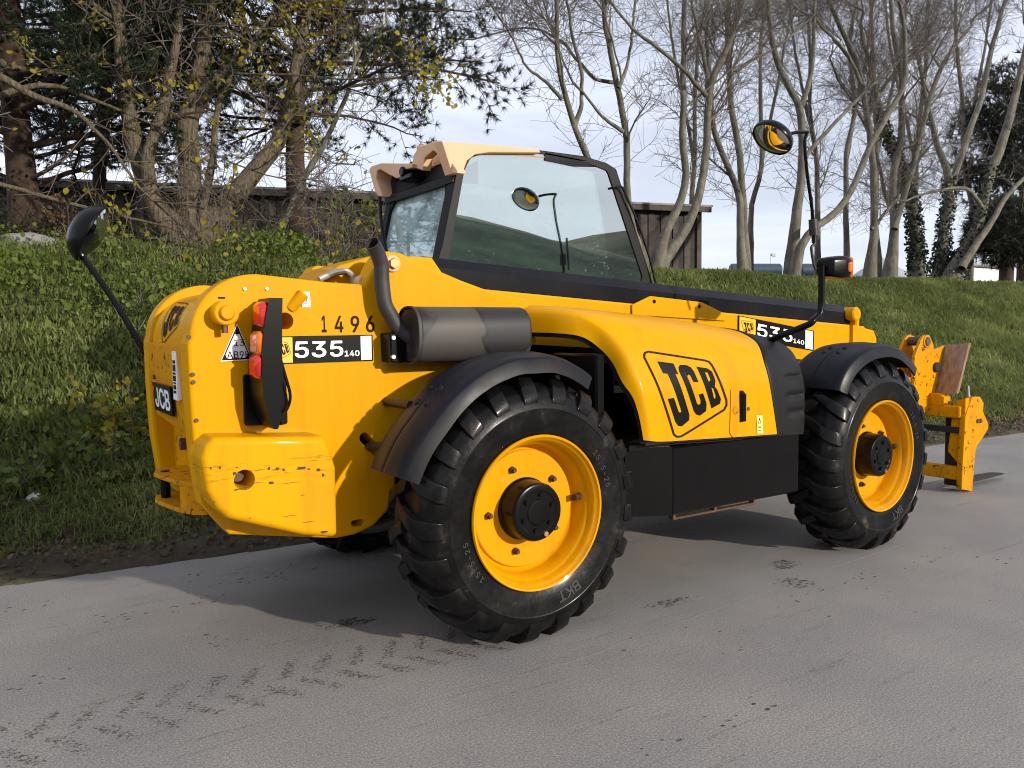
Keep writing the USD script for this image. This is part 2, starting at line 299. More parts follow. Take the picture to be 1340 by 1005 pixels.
glass = mat('window_glass', {'t': ('transparent_bsdf', {'color': (.66, .74, .70)}), 'g': ('glossy_bsdf', {'color': (.94, .99, .93), 'roughness': .0}),
    'd': ('diffuse_bsdf', {'color': (.55, .60, .58)}), 'geo': ('geometry', {}), 'n': ('noise_texture', {'scale': 55., 'detail': 4., 'roughness': .7}), 'r': ('rgb_ramp', {'ramp': [(.615, (.0, .0, .0)), (.68, (.55, .55, .55))]}),
    'n2': ('noise_texture', {'scale': 3., 'detail': 2.}), 'r2': ('rgb_ramp', {'ramp': [(.42, (.10, .10, .10)), (.6, (1, 1, 1))]}), 'mu': ('math', {'math_type': 'multiply'}),
    'fr': ('layer_weight', {'blend': .35}), 'mr': ('map_range', {'from_min': 0., 'from_max': 1., 'to_min': .42, 'to_max': 1., 'clamp': True}),
    'm': ('mix_closure', {}), 'm2': ('mix_closure', {})},
    [('fr.fresnel', 'mr.value'), ('mr.result', 'm.fac'), ('t.BSDF', 'm.closure1'), ('g.BSDF', 'm.closure2'), ('geo.position', 'n.vector'), ('n.fac', 'r.fac'), ('geo.position', 'n2.vector'), ('n2.fac', 'r2.fac'),
     ('r.color', 'mu.value1'), ('r2.color', 'mu.value2'), ('mu.value', 'm2.fac'), ('m.closure', 'm2.closure1'), ('d.BSDF', 'm2.closure2')], surface='m2.closure')
painted_sky_glass = mat('painted_sky_glass', {'t': ('transparent_bsdf', {'color': (.55, .70, .68)}), 'g': ('glossy_bsdf', {'color': (.9, 1., .97), 'roughness': .02}), 'd': ('diffuse_bsdf', {'color': (.50, .60, .59)}),  # pale teal diffuse film puts the sky's reflection into the pane's colour
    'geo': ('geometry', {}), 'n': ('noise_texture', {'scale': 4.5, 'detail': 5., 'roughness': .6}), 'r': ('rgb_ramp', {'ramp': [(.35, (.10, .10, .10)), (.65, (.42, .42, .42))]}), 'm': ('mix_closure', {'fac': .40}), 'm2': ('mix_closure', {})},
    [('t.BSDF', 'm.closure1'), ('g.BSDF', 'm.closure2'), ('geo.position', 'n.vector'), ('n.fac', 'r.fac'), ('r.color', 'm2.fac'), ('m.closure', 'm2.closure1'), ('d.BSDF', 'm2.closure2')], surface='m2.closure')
interior = flat('cab_interior', (.012, .012, .013), .7, var=.2)

# ------------------------------------------------------------------ ground: road, verge, bank, plateau, far ground
def bank_height(x, y):
    """height of the ground: road, dirt verge, grass bank, top"""
    x, y = np.asarray(x, float), np.asarray(y, float)
    e = np.interp(x, [-40, -2.1, -.6, 7, 9.5, 60], [1.5, 1.36, 1.24, 1.16, 1.04, -.4])      # road edge
    toe = e + .75
    t = np.clip((y-toe)/(7.0-toe), 0, 1)
    z = 2.42*(.80*t + .20*t*t*(3-2*t)) + .22*np.clip((y-6.6)/3.4, 0, 1)
    z = z + .05*np.clip((y-e)/.3, 0, 1)
    p = np.stack([x, y, 0*x], -1)
    w = np.clip((y-e-.05)/.8, 0, 1)
    z = z + w*(.22*(meshkit.fbm(p*.55, 3, 3)-.5) + .10*(meshkit.fbm(p*2.1, 3, 5)-.5)) + np.clip((y-e)/.1, 0, 1)*.07*(meshkit.fbm(p*7, 3, 8)-.5)
    return z
def edge_y(x): return np.interp(x, [-40, -2.1, -.6, 7, 9.5, 60], [1.5, 1.36, 1.24, 1.16, 1.04, -.4])

road_mat = mat('worn_asphalt', {'g': ('geometry', {}),
    'n1': ('noise_texture', {'scale': 120., 'detail': 4., 'roughness': .78}), 'r1': ('rgb_ramp', {'ramp': [(.30, (.105, .099, .091)), (.5, (.245, .230, .213)), (.70, (.45, .425, .395))]}),
    'n2': ('noise_texture', {'scale': .9, 'detail': 5., 'roughness': .6}), 'r2': ('rgb_ramp', {'ramp': [(.3, (.78, .78, .80)), (.7, (1.10, 1.08, 1.04))]}), 'mx': ('mix_color', {'blend_type': 'multiply', 'fac': 1., 'use_clamp': False}),
    'mp': ('mapping', {'scale': (.55, 9., 1.), 'rotation': (0., 0., .03)}), 'n3': ('noise_texture', {'scale': 1.6, 'detail': 9., 'roughness': .75}), 'r3': ('rgb_ramp', {'ramp': [(.56, (0, 0, 0)), (.68, (.75, .75, .75))]}),
    'n4': ('noise_texture', {'scale': 45., 'detail': 3., 'roughness': .6}), 'r4': ('rgb_ramp', {'ramp': [(.44, (0, 0, 0)), (.56, (1, 1, 1))]}), 'mu': ('math', {'math_type': 'multiply'}),
    'md': ('mix_color', {'b': (.045, .036, .028)}),
    'b': ('bump', {'strength': .38, 'distance': .005}), 'p': ('principled_bsdf', {'roughness': .72, 'specular_ior_level': .4})},
    [('g.position', 'n1.vector'), ('n1.fac', 'r1.fac'), ('g.position', 'n2.vector'), ('n2.fac', 'r2.fac'), ('r1.color', 'mx.a'), ('r2.color', 'mx.b'),
     ('g.position', 'mp.vector'), ('mp.vector', 'n3.vector'), ('n3.fac', 'r3.fac'), ('g.position', 'n4.vector'), ('n4.fac', 'r4.fac'), ('r3.color', 'mu.value1'), ('r4.color', 'mu.value2'), ('mu.value', 'md.fac'),
     ('mx.result', 'md.a'), ('md.result', 'p.base_color'), ('n1.fac', 'b.height'), ('b.normal', 'p.normal')])
soil_mat = mat('dark_soil_and_moss', {'g': ('geometry', {}), 'n': ('noise_texture', {'scale': 3.2, 'detail': 8., 'roughness': .7}),
    'r': ('rgb_ramp', {'ramp': [(.30, (.034, .027, .020)), (.5, (.075, .060, .042)), (.64, (.095, .092, .036)), (.8, (.13, .145, .045))]}),
    'bn': ('noise_texture', {'scale': 28., 'detail': 6., 'roughness': .7}), 'b': ('bump', {'strength': .9, 'distance': .04}), 'p': ('principled_bsdf', {'roughness': .9, 'specular_ior_level': .2})},
    [('g.position', 'n.vector'), ('n.fac', 'r.fac'), ('r.color', 'p.base_color'), ('g.position', 'bn.vector'), ('bn.fac', 'b.height'), ('b.normal', 'p.normal')])
field_mat = flat('field_grass', (.050, .085, .020), .9, var=.35, scale=.35)

def sheet(xs, ys, zf):
    gx, gy = np.meshgrid(xs, ys, indexing='ij'); return grid_mesh(np.stack([gx, gy, zf(gx, gy)], -1))
xs = np.unique(np.r_[np.linspace(-3000, -40, 12), np.linspace(-40, -6, 30), np.linspace(-6, 8, 180), np.linspace(8, 30, 130), np.linspace(30, 80, 50), np.linspace(80, 3000, 14)])
ys = np.unique(np.r_[np.linspace(-.3, .8, 4), np.linspace(.8, 2.6, 70), np.linspace(2.6, 8, 90), np.linspace(8, 30, 40), np.linspace(30, 80, 10), np.linspace(80, 3000, 12)])
def ground_z(x, y):
    z = bank_height(x, y)
    return np.where(y < edge_y(x)+.02, -.03, z)
obj('grass_bank', sheet(xs, ys, ground_z), soil_mat, smooth=True, kind='structure', label='grass covered earth bank rising behind the road')
# the road: thin slab with a ragged far edge
rx = np.unique(np.r_[np.linspace(-300, -8, 20), np.linspace(-8, 14, 330), np.linspace(14, 60, 90), np.linspace(60, 300, 12)])
rag = .05*(meshkit.fbm(np.stack([rx*2.2, 0*rx, 0*rx], 1), 4, 2)-.5)*2
ed = edge_y(rx)+.06+rag
cols = np.linspace(0, 1, 14)
G = np.stack([np.broadcast_to(rx[:, None], (len(rx), 14)), -8.6+(ed[:, None]+8.6)*cols, np.zeros((len(rx), 14))], -1)
G = np.concatenate([G, (G[:, -1:]*[1, 1, 0]+[0, .004, -.06])], 1)
obj('road', grid_mesh(G), road_mat, smooth=False, kind='structure', label='worn grey asphalt road')
sq = np.array([at(a, b, 2, 0)[:2] for a, b in ((300, 985), (420, 957), (560, 915), (700, 880), (762, 862), (840, 830), (1000, 775), (1200, 705), (1339, 662))]); sq = spline(sq, 160)
tg_ = np.gradient(sq, axis=0); tg_ /= np.linalg.norm(tg_, axis=1, keepdims=True); sn_ = np.stack([-tg_[:, 1], tg_[:, 0]], 1); wv = .012*(meshkit.fbm(np.c_[sq*2.5, 0*sq[:, 0]], 3, 6)-.5)
sw_ = (.0008+.011*np.clip(meshkit.fbm(np.c_[sq*6, 0*sq[:, 0]], 3, 9)-.32, 0, 1))
Gs = np.stack([np.c_[sq+sn_*(wv*3+sw_*k_)[:, None], np.full(160, zz_)] for k_, zz_ in ((-1, .0006), (-.6, .0012), (0, .0016), (.6, .0012), (1, .0006))], 1)
obj('road_seam', grid_mesh(Gs[:, ::-1]), flat('road_seam_tar', (.21, .20, .19), .85, var=.3, scale=60), smooth=True, kind='structure', label='thin raised seam running along the asphalt of the near lane')
obj('field', sheet(np.linspace(-3000, 3000, 9), np.unique(np.r_[np.linspace(-3000, -60, 8), np.linspace(-60, -.5, 5)]), lambda x, y: 0*x-.034), field_mat, smooth=True, kind='structure', label='green field behind the road')
# hills on the other side, seen only as reflections
hx = np.linspace(-900, 900, 241); hy = np.linspace(-300, -80, 23)
def hill_z(x, y):
    p = np.stack([x*.014, y*.008, 0*x], -1); t = np.sin(np.clip((y+300)/220, 0, 1)*math.pi)
    return -1 + 1.32*t*(13+15*meshkit.fbm(p, 3, 21)+9*np.maximum(np.sin(x*.035+1.2), 0)*np.clip(1-abs(x-110)/260, 0, 1))+ t*2.5*(meshkit.fbm(p*9, 3, 4)-.5)
obj('hills', sheet(hx, hy, hill_z), flat('hill_woods', (.040, .060, .030), .95, var=.75, scale=.09), smooth=True, kind='structure', label='wooded hills across the field')

# ------------------------------------------------------------------ the telehandler (its forward direction is +x, its right side faces -y)
T = thing('telehandler', 'yellow telescopic handler with black fenders parked on the road', 'telehandler')
HW = .55
# --- chassis side plates
outline = (Y(-HW, (264, 660), (254, 600), (248, 520), (245, 450)) + [(-1.392+.29*(1-math.cos(t_)), 1.447+.28*math.sin(t_)) for t_ in np.linspace(.06, math.pi/2, 16)] +
           Y(-HW, (430, 369), (478, 372), (491, 345), (500, 331), (508, 328.5), (525, 331), (547, 341), (570, 352), (605, 367), (640, 380), (675, 388)) + [(.34, 1.64), (.40, 1.40), (.30, 1.34), (.0, 1.31), (-.25, 1.22), (-.42, 1.05), (-.47, .9), (-.455, .78)] +
           Y(-HW, (519, 640), (508, 668), (490, 688), (465, 700), (440, 705), (300, 700)))
def side_plate(y0, y1):
    p = poly(outline)
    hole = unary_union([Point(*Y(-HW, (477, 573))[0]).buffer(.026), Point(*Y(-HW, (493, 590))[0]).buffer(.026)]).convex_hull
    hole2 = unary_union([Point(*Y(-HW, (463, 685))[0]).buffer(.015), Point(*Y(-HW, (472, 684))[0]).buffer(.018)]).convex_hull
    hole3 = Point(*Y(-HW, (373, 420))[0]).buffer(.038)
    return side(extrude(p.difference(hole).difference(hole2).difference(hole3), y0, y1, .016))
obj('side_plate', side_plate(-HW, -.40), yellow, T, 40)
obj('side_plate', side_plate(.40, HW), yellow, T, 40)
# crease where the pivot plate is welded on
obj('chassis_frame', [rbox(-1.12, .35, -.42, .42, .62, 1.05, .03), rbox(-.4, 3.55, -.42, .42, .50, 1.12, .04), rbox(.34, 1.0, -.52, .42, .6, 1.3, .03)], gloss_black, T)
obj('front_axle', [cyl((2.75, -.72, .62), (2.75, .72, .62), .09), rbox(2.60, 2.90, -.2, .2, .48, .78, .05)], dark_metal, T)
obj('rear_axle', [cyl((0, -.72, .62), (0, .72, .62), .09), rbox(-.15, .15, -.2, .2, .48, .78, .05)], dark_metal, T)
# curved cover between the plates
arc = [(-1.40, 1.36), (-1.395, 1.46), (-1.375, 1.545), (-1.33, 1.61), (-1.26, 1.66), (-1.16, 1.685), (-.95, 1.69)]
A = spline(arc, 26); Gc = np.stack([np.stack([np.full(26, 0)+A[:, 0]+.018, np.full(26, y), A[:, 1]-.012], 1) for y in np.linspace(-.41, .41, 6)], 1)
cover = obj('rear_cover', grid_mesh(Gc[:, ::-1]), yellow, T, True)
from shapely import affinity
def arc_pt(u): 
    d_ = np.r_[0, np.cumsum(np.linalg.norm(np.diff(A, axis=0), axis=1))]; return np.stack([np.interp(u, d_, A[:, 0]+.018), np.interp(u, d_, A[:, 1]-.012)], 1)
COVER_LOGO = arc_pt
# --- rear panel: upper box, sloping middle, recessed lower part
xr = -1.398
prof = [(xr, 1.425), (xr-.005, 1.40), (xr+.022, 1.055), (xr+.10, .985), (xr+.11, .70), (xr+.12, .645), (xr+.20, .63), (xr+.20, 1.425)]
m = extrude(poly(prof), -.535, .55, .010); v = m.vertices
obj('rear_panel', trimesh.Trimesh(np.stack([v[:, 0], v[:, 2], v[:, 1]], 1), m.faces[:, ::-1], process=False), yellow_worn, T, 35)
def RX(px, py, x=xr-.006): return tuple(at(px, py, 0, x)[[1, 2]])
# badge and stickers of the rear panel
y0, z0 = RX(203, 535); y1, z1 = RX(232, 506)
bd = obj('badge', hull([(xr+a, b, c) for c, o in ((1.085, .012), (1.225, .003)) for a in (o-.014, o-.002) for b in (.29, -.16)]), black_st, T)
tq = text_rear('JCB', .235, -.135, 1.105, 1.205, xr-.0115, .0015, True); tv = tq.vertices.copy(); tv[:, 0] += (1.225-tv[:, 2])/.14*.009; obj('lettering', trimesh.Trimesh(tv, tq.faces, process=False), white_st, bd, False)
obj('lettering', rbox(xr-.0110, xr-.0095, .275, .25, 1.175, 1.21, .0005), red_lens, bd, False)
st = obj('barcode_sticker', rbox(xr-.006, xr+.012, -.22, -.31, 1.17, 1.39, .001), white_st, T)
obj('print', cat_mesh([rbox(xr-.0075, xr-.006, -.235, -.292, z, z+h, .0003) for z, h in ((1.20, .012), (1.218, .02), (1.243, .008), (1.255, .025), (1.285, .01), (1.30, .03), (1.335, .015))]), black_st, st, False)
for yy, zz in ((.30, 1.36), (-.02, 1.36), (.30, 1.25)): obj('rust_spot', cyl((xr-.004, yy, zz), (xr+.01, yy, zz), .012, n=10), bolt_mat, T)
for yy, zz in ((.10, .92), (-.45, .90)): obj('bolt', cyl((xr+.075, yy, zz), (xr+.14, yy, zz), .030, n=6), bolt_mat, T)
obj('small_sticker', rbox(xr+.098, xr+.115, -.28, -.34, .80, .88, .001), white_st, T)
# tow hitch: two ears with a pin
hx0 = xr
def ear(z):
    p = Polygon([(hx0+.14, .14), (hx0-.035, .07), (hx0-.058, -.02), (hx0-.045, -.13), (hx0-.01, -.30), (hx0+.03, -.40), (hx0+.07, -.43), (hx0+.14, -.43)]).buffer(.012)
    return extrude(p, z-.010, z+.010, .003)
wall_ = spline([(hx0-.01, -.30), (hx0+.03, -.40), (hx0+.07, -.43), (hx0+.14, -.43)], 14)
th = obj('tow_hitch', [ear(.80), ear(.675)]+[hull([(wall_[k][0], wall_[k][1], z) for k in (i_, i_+1) for z in (.675, .80)]+[(wall_[k][0]+.02, wall_[k][1]+.015, z) for k in (i_, i_+1) for z in (.675, .80)]) for i_ in range(13)], yellow_worn, T)
obj('hitch_pin', cyl((hx0-.02, -.02, .665), (hx0-.02, -.02, .815), .022, n=16, bevel=.004), gloss_black, T)
for yy in (-.14, -.30): obj('bolt', cyl((hx0+.04, yy, .74), (hx0+.12, yy, .74), .026, n=6), dark_metal, T)
# --- bolts along the plate's edge
for px, py in ((247, 441), (252, 490), (253, 500), (257, 550)):
    x, z = Y(-HW, (px, py))[0]; obj('bolt', cyl((x, -HW+.004, z), (x, -HW-.008, z), .009, n=8), bolt_mat, T)
for px, py in ((320, 378), (349, 378)):
    x, z = Y(-HW, (px, py))[0]; obj('bolt', cyl((x, -HW+.004, z), (x, -HW-.008, z), .007, n=10), zinc, T)
# pivot cap
x, z = Y(-HW, (291, 410))[0]
cp = obj('pivot_boss', cyl((x, -HW+.01, z), (x, -HW-.075, z), .054, .053, 36, .006), yellow, T)
obj('pivot_cap', cyl((x, -HW-.07, z), (x, -HW-.092, z), .033, .031, 28, .006), yellow, cp)
obj('grease_bolt', cyl((x-.005, -HW-.05, z-.045), (x-.005, -HW-.05, z-.085), .014, n=6), bolt_mat, cp)
obj('vent_slot', rbox(x-.016, x+.014, -HW-.003, -HW+.01, z+.062, z+.070, .002), black_st, T)
# a slanted recess and a small label
x, z = Y(-HW, (391, 395))[0]
obj('filler_spout', cyl((x-.040, -HW+.015, z-.035), (x+.022, -HW-.015, z+.04), .026, .026, 20, .006), yellow, T)
ls = obj('instruction_label', plate(Y(-HW, (394, 382), (405, 382), (406, 402), (395, 402)), -HW-.004, -HW+.002, 0), white_st, T)
obj('print', text_side('3', *np.array(Y(-HW, (398, 398), (402, 392))).T.ravel()[[0, 1, 2, 3]], -HW-.0045, .001), black_st, ls, False)
# warning triangle
tri = Y(-HW, (288, 473), (330, 471), (310, 423))
ts = obj('triangle_plate', plate(tri, -HW-.005, -HW+.002, 0), white_st, T)
c = np.mean(tri, 0); ti = [tuple(c+(np.array(q)-c)*.92) for q in tri]; tj = [tuple(c+(np.array(q)-c)*.80) for q in tri]
blk = Polygon(ti).difference(Polygon(tj))
tip = lambda k, f: Polygon([tuple(np.array(ti[k])+(np.array(ti[j])-np.array(ti[k]))*(0 if j == k else f)) for j in range(3)])
obj('print', side(extrude(unary_union([blk, tip(0, .20), tip(1, .20), tip(2, .26)]), -HW-.0065, -HW-.005)), black_st, ts, False)
a = Y(-HW, (297, 469), (327, 459)); obj('lettering', text_side('AB9H', a[0][0], a[1][0], a[0][1], a[1][1], -HW-.0055, .0015), black_st, ts, False)
a = Y(-HW, (306, 453), (318.5, 444)); obj('lettering', text_side('13', a[0][0], a[1][0], a[0][1], a[1][1], -HW-.0055, .0015), black_st, ts, False)
# model sticker: logo field, numbers, silver field
def logo_shapes():
    D = lambda L: [(a/6.7, -b/6.7) for a, b in L]
    o = poly(D([(85, 190), (90, 160), (105, 140), (140, 128), (600, 205), (635, 218), (655, 250), (745, 560), (745, 605), (720, 650), (340, 885), (300, 890), (268, 865)]), .0)
    ring = o.difference(o.buffer(-2.5, join_style=1))
    J = Polygon(D([(195, 222), (322, 240), (343, 335), (318, 328), (410, 690), (405, 735), (345, 788), (315, 785), (290, 750), (235, 550), (285, 540), (318, 660), (330, 670), (345, 660), (258, 330), (222, 325)]))
    C = Polygon(D([(358, 275), (375, 252), (430, 255), (462, 275), (480, 310), (503, 402), (462, 400), (443, 342), (425, 335), (415, 355), (478, 590), (495, 602), (510, 590), (512, 560), (498, 510), (535, 500), (562, 590), (556, 655), (500, 695), (470, 685), (448, 650), (357, 310)]))
    B = Polygon(D([(512, 268), (600, 282), (635, 310), (652, 390), (640, 440), (660, 470), (688, 550), (680, 590), (605, 632)]), [D([(572, 315), (598, 320), (612, 380), (600, 398), (590, 395)]), D([(610, 448), (626, 455), (645, 520), (640, 548), (628, 545)])])
    return ring, J, C, B, o
ring, LJ, LC, LB, LO = logo_shapes()
for p in (ring, LJ, LC, LB):
    b = LO.bounds; g = affinity.affine_transform(p, [.46/(b[2]-b[0]), 0, 0, .24/(b[3]-b[1]), -b[0]*.46/(b[2]-b[0]), -b[1]*.24/(b[3]-b[1])])
    for gg in getattr(g, 'geoms', [g]):
        t_ = trimesh.creation.triangulate_polygon(gg, engine='earcut'); vv, ff = trimesh.remesh.subdivide_to_size(np.c_[t_[0], 0*t_[0][:, 0]], t_[1], .03)
        q_ = COVER_LOGO(.07+vv[:, 1]); obj('logo', trimesh.Trimesh(np.stack([q_[:, 0]-.003, .26-vv[:, 0], q_[:, 1]+.003], 1), ff, process=False), stencil, cover, False)
def place_logo(p, x0, x1, z0, z1):
    from shapely import affinity
    b = LO.bounds; sx, sz = (x1-x0)/(b[2]-b[0]), (z1-z0)/(b[3]-b[1])
    return affinity.affine_transform(p, [sx, 0, 0, sz, x0-b[0]*sx, z0-b[1]*sz])
def model_sticker(q, y, d=.004):
    """q: corners (left, bottom), (right, top) in x, z with the slope of the lower edge"""
    (xl, zl), (xR, zr), hgt = q; sl = (zr-zl)/(xR-xl); L = xR-xl
    zz = lambda x, f: zl+sl*(x-xl)+hgt*f
    par = lambda a, b, f0, f1: [(xl+L*a, zz(xl+L*a, f0)), (xl+L*b, zz(xl+L*b, f0)), (xl+L*b, zz(xl+L*b, f1)), (xl+L*a, zz(xl+L*a, f1))]
    s = obj('model_sticker', plate(par(0, 1, 0, 1), y-d, y+.002, 0), black_st, T)
    obj('logo_field', side(extrude(Polygon(par(.015, .215, .04, .96)), y-d-.001, y-d)), yellow_st, s, False)
    for p in (ring, LJ, LC, LB):
        g = place_logo(p, xl+L*.035, xl+L*.195, zz(xl+L*.115, .14), zz(xl+L*.115, .86)); obj('logo', side(extrude(g, y-d-.002, y-d-.001)), black_st, s, False)
    obj('silver_field', side(extrude(Polygon(par(.875, .985, .04, .96)), y-d-.001, y-d)), silver_st, s, False)
    def tx(t, a, b, f0, f1, bold):
        mm = text_side(t, xl+L*a, xl+L*b, zz(xl+L*a, f0), zz(xl+L*a, f1), y-d, .0015, bold); vv = mm.vertices.copy(); vv[:, 2] += sl*(vv[:, 0]-xl-L*a); return trimesh.Trimesh(vv, mm.faces, process=False)
    obj('lettering', tx('535', .235, .70, .20, .80, True), white_st, s, False)
    obj('lettering', tx('140', .71, .86, .20, .42, True), white_st, s, False)
a = Y(-HW, (352, 477), (488, 472), (488, 438)); model_sticker((a[0], a[1], a[2][1]-a[1][1]), -HW)
# stencilled number
for ch, p0, p1 in (('1', 421, 427), ('4', 438, 449), ('9', 459, 470), ('6', 479, 490)):
    a = Y(-HW, (p0, 435), (p1, 413)); mm = text_side(ch, a[0][0], a[1][0], a[0][1], a[1][1], -HW-.0002, .0012, True)
    cx = (a[0][0]+a[1][0])/2; obj('stencilled_digit', mm, stencil, T, False)
# --- counterweight boss with a pocket
bo = Y(-.74, (263, 602), (268, 584), (280, 573), (425, 571), (434, 590), (441, 613), (443, 700), (437, 704), (400, 702), (298, 680), (284, 668), (270, 645))
bp = poly(bo, .02); lay = []
for t in np.linspace(0, math.pi/2, 7):
    q_ = np.array(bp.buffer(-.032*(1-math.sin(t)), quad_segs=6).exterior.coords); lay.append(np.stack([q_[:, 0], np.full(len(q_), -.708-.032*math.cos(t)), q_[:, 1]], 1))
lay.append(lay[-1]*[1, 0, 1]+[0, -.50, 0]); sm = Manifold.hull_points(np.vstack(lay))
x, z = Y(-.74, (320, 628))[0]
mk = lambda t: Manifold(__import__('manifold3d').Mesh(np.asarray(t.vertices, np.float32), np.asarray(t.faces, np.uint32)))
cone = Manifold.cylinder(.20, .034, .046, 32).rotate([90, 0, 0]).translate([x, -.585, z])
sm = tm(sm-cone)
cw = obj('counterweight', sm, yellow_boss, T, 50)
chip_m = flat('bare_rusted_chips', (.055, .026, .014), .7, var=.4, scale=60); rc_ = np.random.default_rng(3); chips = []
def chip(px, py, w, h, n=9):
    c = np.array(Y(-.7415, (px, py))[0]); a = np.linspace(0, 2*math.pi, n, endpoint=False); r_ = .55+.6*rc_.random(n)
    chips.append(side(extrude(Polygon(np.c_[c[0]+np.cos(a)*r_*w*.0023, c[1]+np.sin(a)*r_*h*.0024]).buffer(0), -.7412, -.7402)))
for a in ((276, 613, 2.2, 3), (288, 612, 2.6, 3), (310, 612, 3, 1), (340, 615, 12, .7), (352, 613, 3, 3), (363, 613.5, 4, 3.4), (371, 615, 3, 2.6), (394, 612.5, 10, 3.2), (404, 614, 4, 2), (417, 615, 5, 2.8), (423, 622, 3, 4), (355, 632, 7, 3), (380, 632, 26, .5), (335, 632, 12, .6), (281, 629.5, 8, .4), (309, 641, 4, 2), (321, 638, 5, 2.4), (307, 620, 4, 3), (314, 640, 8, .8), (396, 648, 5, .8), (380, 675, 14, .7), (404, 683, 14, .6), (280, 657, 1.5, 1.5), (328, 678, 2, 1), (424, 702-6, 8, 2.5)): chip(*a)
obj('paint_chips', chips, chip_m, cw, False, kind='stuff')
obj('pocket_bolt', cyl((x-.012, -.55, z+.01), (x-.012, -.68, z+.01), .026, n=10), bolt_mat, cw)
# --- rear light cluster on a bracket plate
bx0 = Y(-HW-.01, (318, 490), (320, 557), (376, 555))
obj('light_bracket', plate([bx0[0], bx0[1], bx0[2], (bx0[2][0], bx0[0][1])], -HW-.018, -HW+.002, .003, .012), gloss_black, T)
tl = thing('rear_light', None, None, parent=str(T.GetPath()))
zs = np.array([1.06, 1.10, 1.20, 1.30, 1.42, 1.54, 1.615]); xb_ = np.array([-1.105, -1.125, -1.147, -1.150, -1.142, -1.125, -1.108]); xf_ = np.array([-1.088, -1.075, -1.066, -1.062, -1.06, -1.056, -1.052])
secs = [[(xb_[i], -.74, zs[i]), (xf_[i], -.74, zs[i]), (xf_[i], -.58, zs[i]), (xb_[i]-.012*math.sin(math.pi*i/6), -.58, zs[i])] for i in range(7)]
obj('housing', cat_mesh([hull([np.array(p)+[0, 0, 0] for p in secs[i]+secs[i+1]]) for i in range(6)]), gloss_black, tl, 30)
for (zc_, h, mm) in ((1.545, .058, red_lens), (1.425, .054, amber_lens), (1.325, .054, red_lens)):
    xx = np.interp(zc_, zs, xb_); obj('lens', rbox(xx-.022, xx+.02, -.730, -.612, zc_-h*.95, zc_+h*.95, .016), mm, tl, 40)
obj('stay', hull([(xx_, y_, z_) for xx_, y_, z_ in ((-1.08, -.73, 1.16), (-1.08, -.58, 1.16), (-1.12, -.58, 1.08), (-1.03, -.58, 1.08), (-1.06, -.70, 1.07))]), gloss_black, tl)
for pts in ([(-1.06, -.66, 1.42), (-1.025, -.66, 1.28), (-1.00, -.64, 1.18), (-1.01, -.60, 1.12)], [(-1.06, -.68, 1.30), (-1.03, -.66, 1.22), (-1.015, -.63, 1.15), (-1.04, -.60, 1.10)]):
    obj('cable', pipe(pts, .007, 7), black_plastic, tl)
# --- silencer and exhaust pipe
oval = lambda k=1.0: [(-.68+.120*k*np.sign(math.cos(a))*abs(math.cos(a))**.8, 1.45+.135*k*np.sign(math.sin(a))*abs(math.sin(a))**.8) for a in np.linspace(0, 2*math.pi, 40, endpoint=False)]
mm = rear(extrude(Polygon(oval()), -.435, .20, .02))
sil = obj('silencer', mm, silencer_mat, T, 40)
obj('end_rim', rear(extrude(Polygon(oval(1.02)).difference(Polygon(oval(.97))), -.442, -.425, .002)), pipe_mat, sil)
ep = [at(a, b, 1, yy) for a, b, yy in ((537, 441, -.66), (524, 432, -.645), (512, 414, -.635), (503, 395, -.63), (500, 370, -.63), (499, 348, -.635), (495, 334, -.65), (487, 318, -.68))]
P = spline(ep, 46); outer = tubes(P, np.full(46, .036), 20); inner = tubes(P[-14:], np.full(14, .031), 20); inner.faces = inner.faces[:, ::-1]
d_ = P[-1]-P[-2]; d_ /= np.linalg.norm(d_); lip = trimesh.creation.annulus(.031, .036, .002); lip.apply_transform(trimesh.geometry.align_vectors([0, 0, 1], d_)); lip.apply_translation(P[-1])
ex = obj('exhaust_pipe', [outer, inner, lip], pipe_mat, T, 40)
obj('bore_plug', cyl(P[-12], P[-11], .030), flat('bore_black', (.004, .004, .004), .9), ex)  # near-black disc closing the pipe a little way down its bore
br = obj('silencer_bracket', plate(Y(-.60, (503, 436), (524, 434), (525, 470), (520, 475), (505, 474)), -.66, -.54, .008, .008), gloss_black, T)
for py in (442, 467):
    x, z = Y(-.66, (514, py))[0]; obj('bolt', cyl((x, -.655, z), (x, -.672, z), .010, n=8), zinc, br)
# --- boom and its tower
tb = obj('tower_bolt', cyl((*Y(-HW, (513, 345))[0][:1], -HW+.01, Y(-HW, (513, 345))[0][1]), (Y(-HW, (513, 345))[0][0], -HW-.014, Y(-HW, (513, 345))[0][1]), .040, n=24, bevel=.004), faded, T)
x, z = Y(-HW, (513, 345))[0]; obj('bolt_head', cyl((x, -HW-.01, z), (x, -HW-.034, z), .027, n=6, bevel=.003), flat('copper_bolt', (.35, .16, .06), .4, metal=.5), tb)
obj('boom_heel', plate([(-.80, 1.66), (-.62, 1.80), (-.42, 1.86), (-.1, 1.86), (.1, 1.60), (-.8, 1.60)], -.30, .22, .02), yellow, T)
zt = lambda x: 1.862-.0645*x
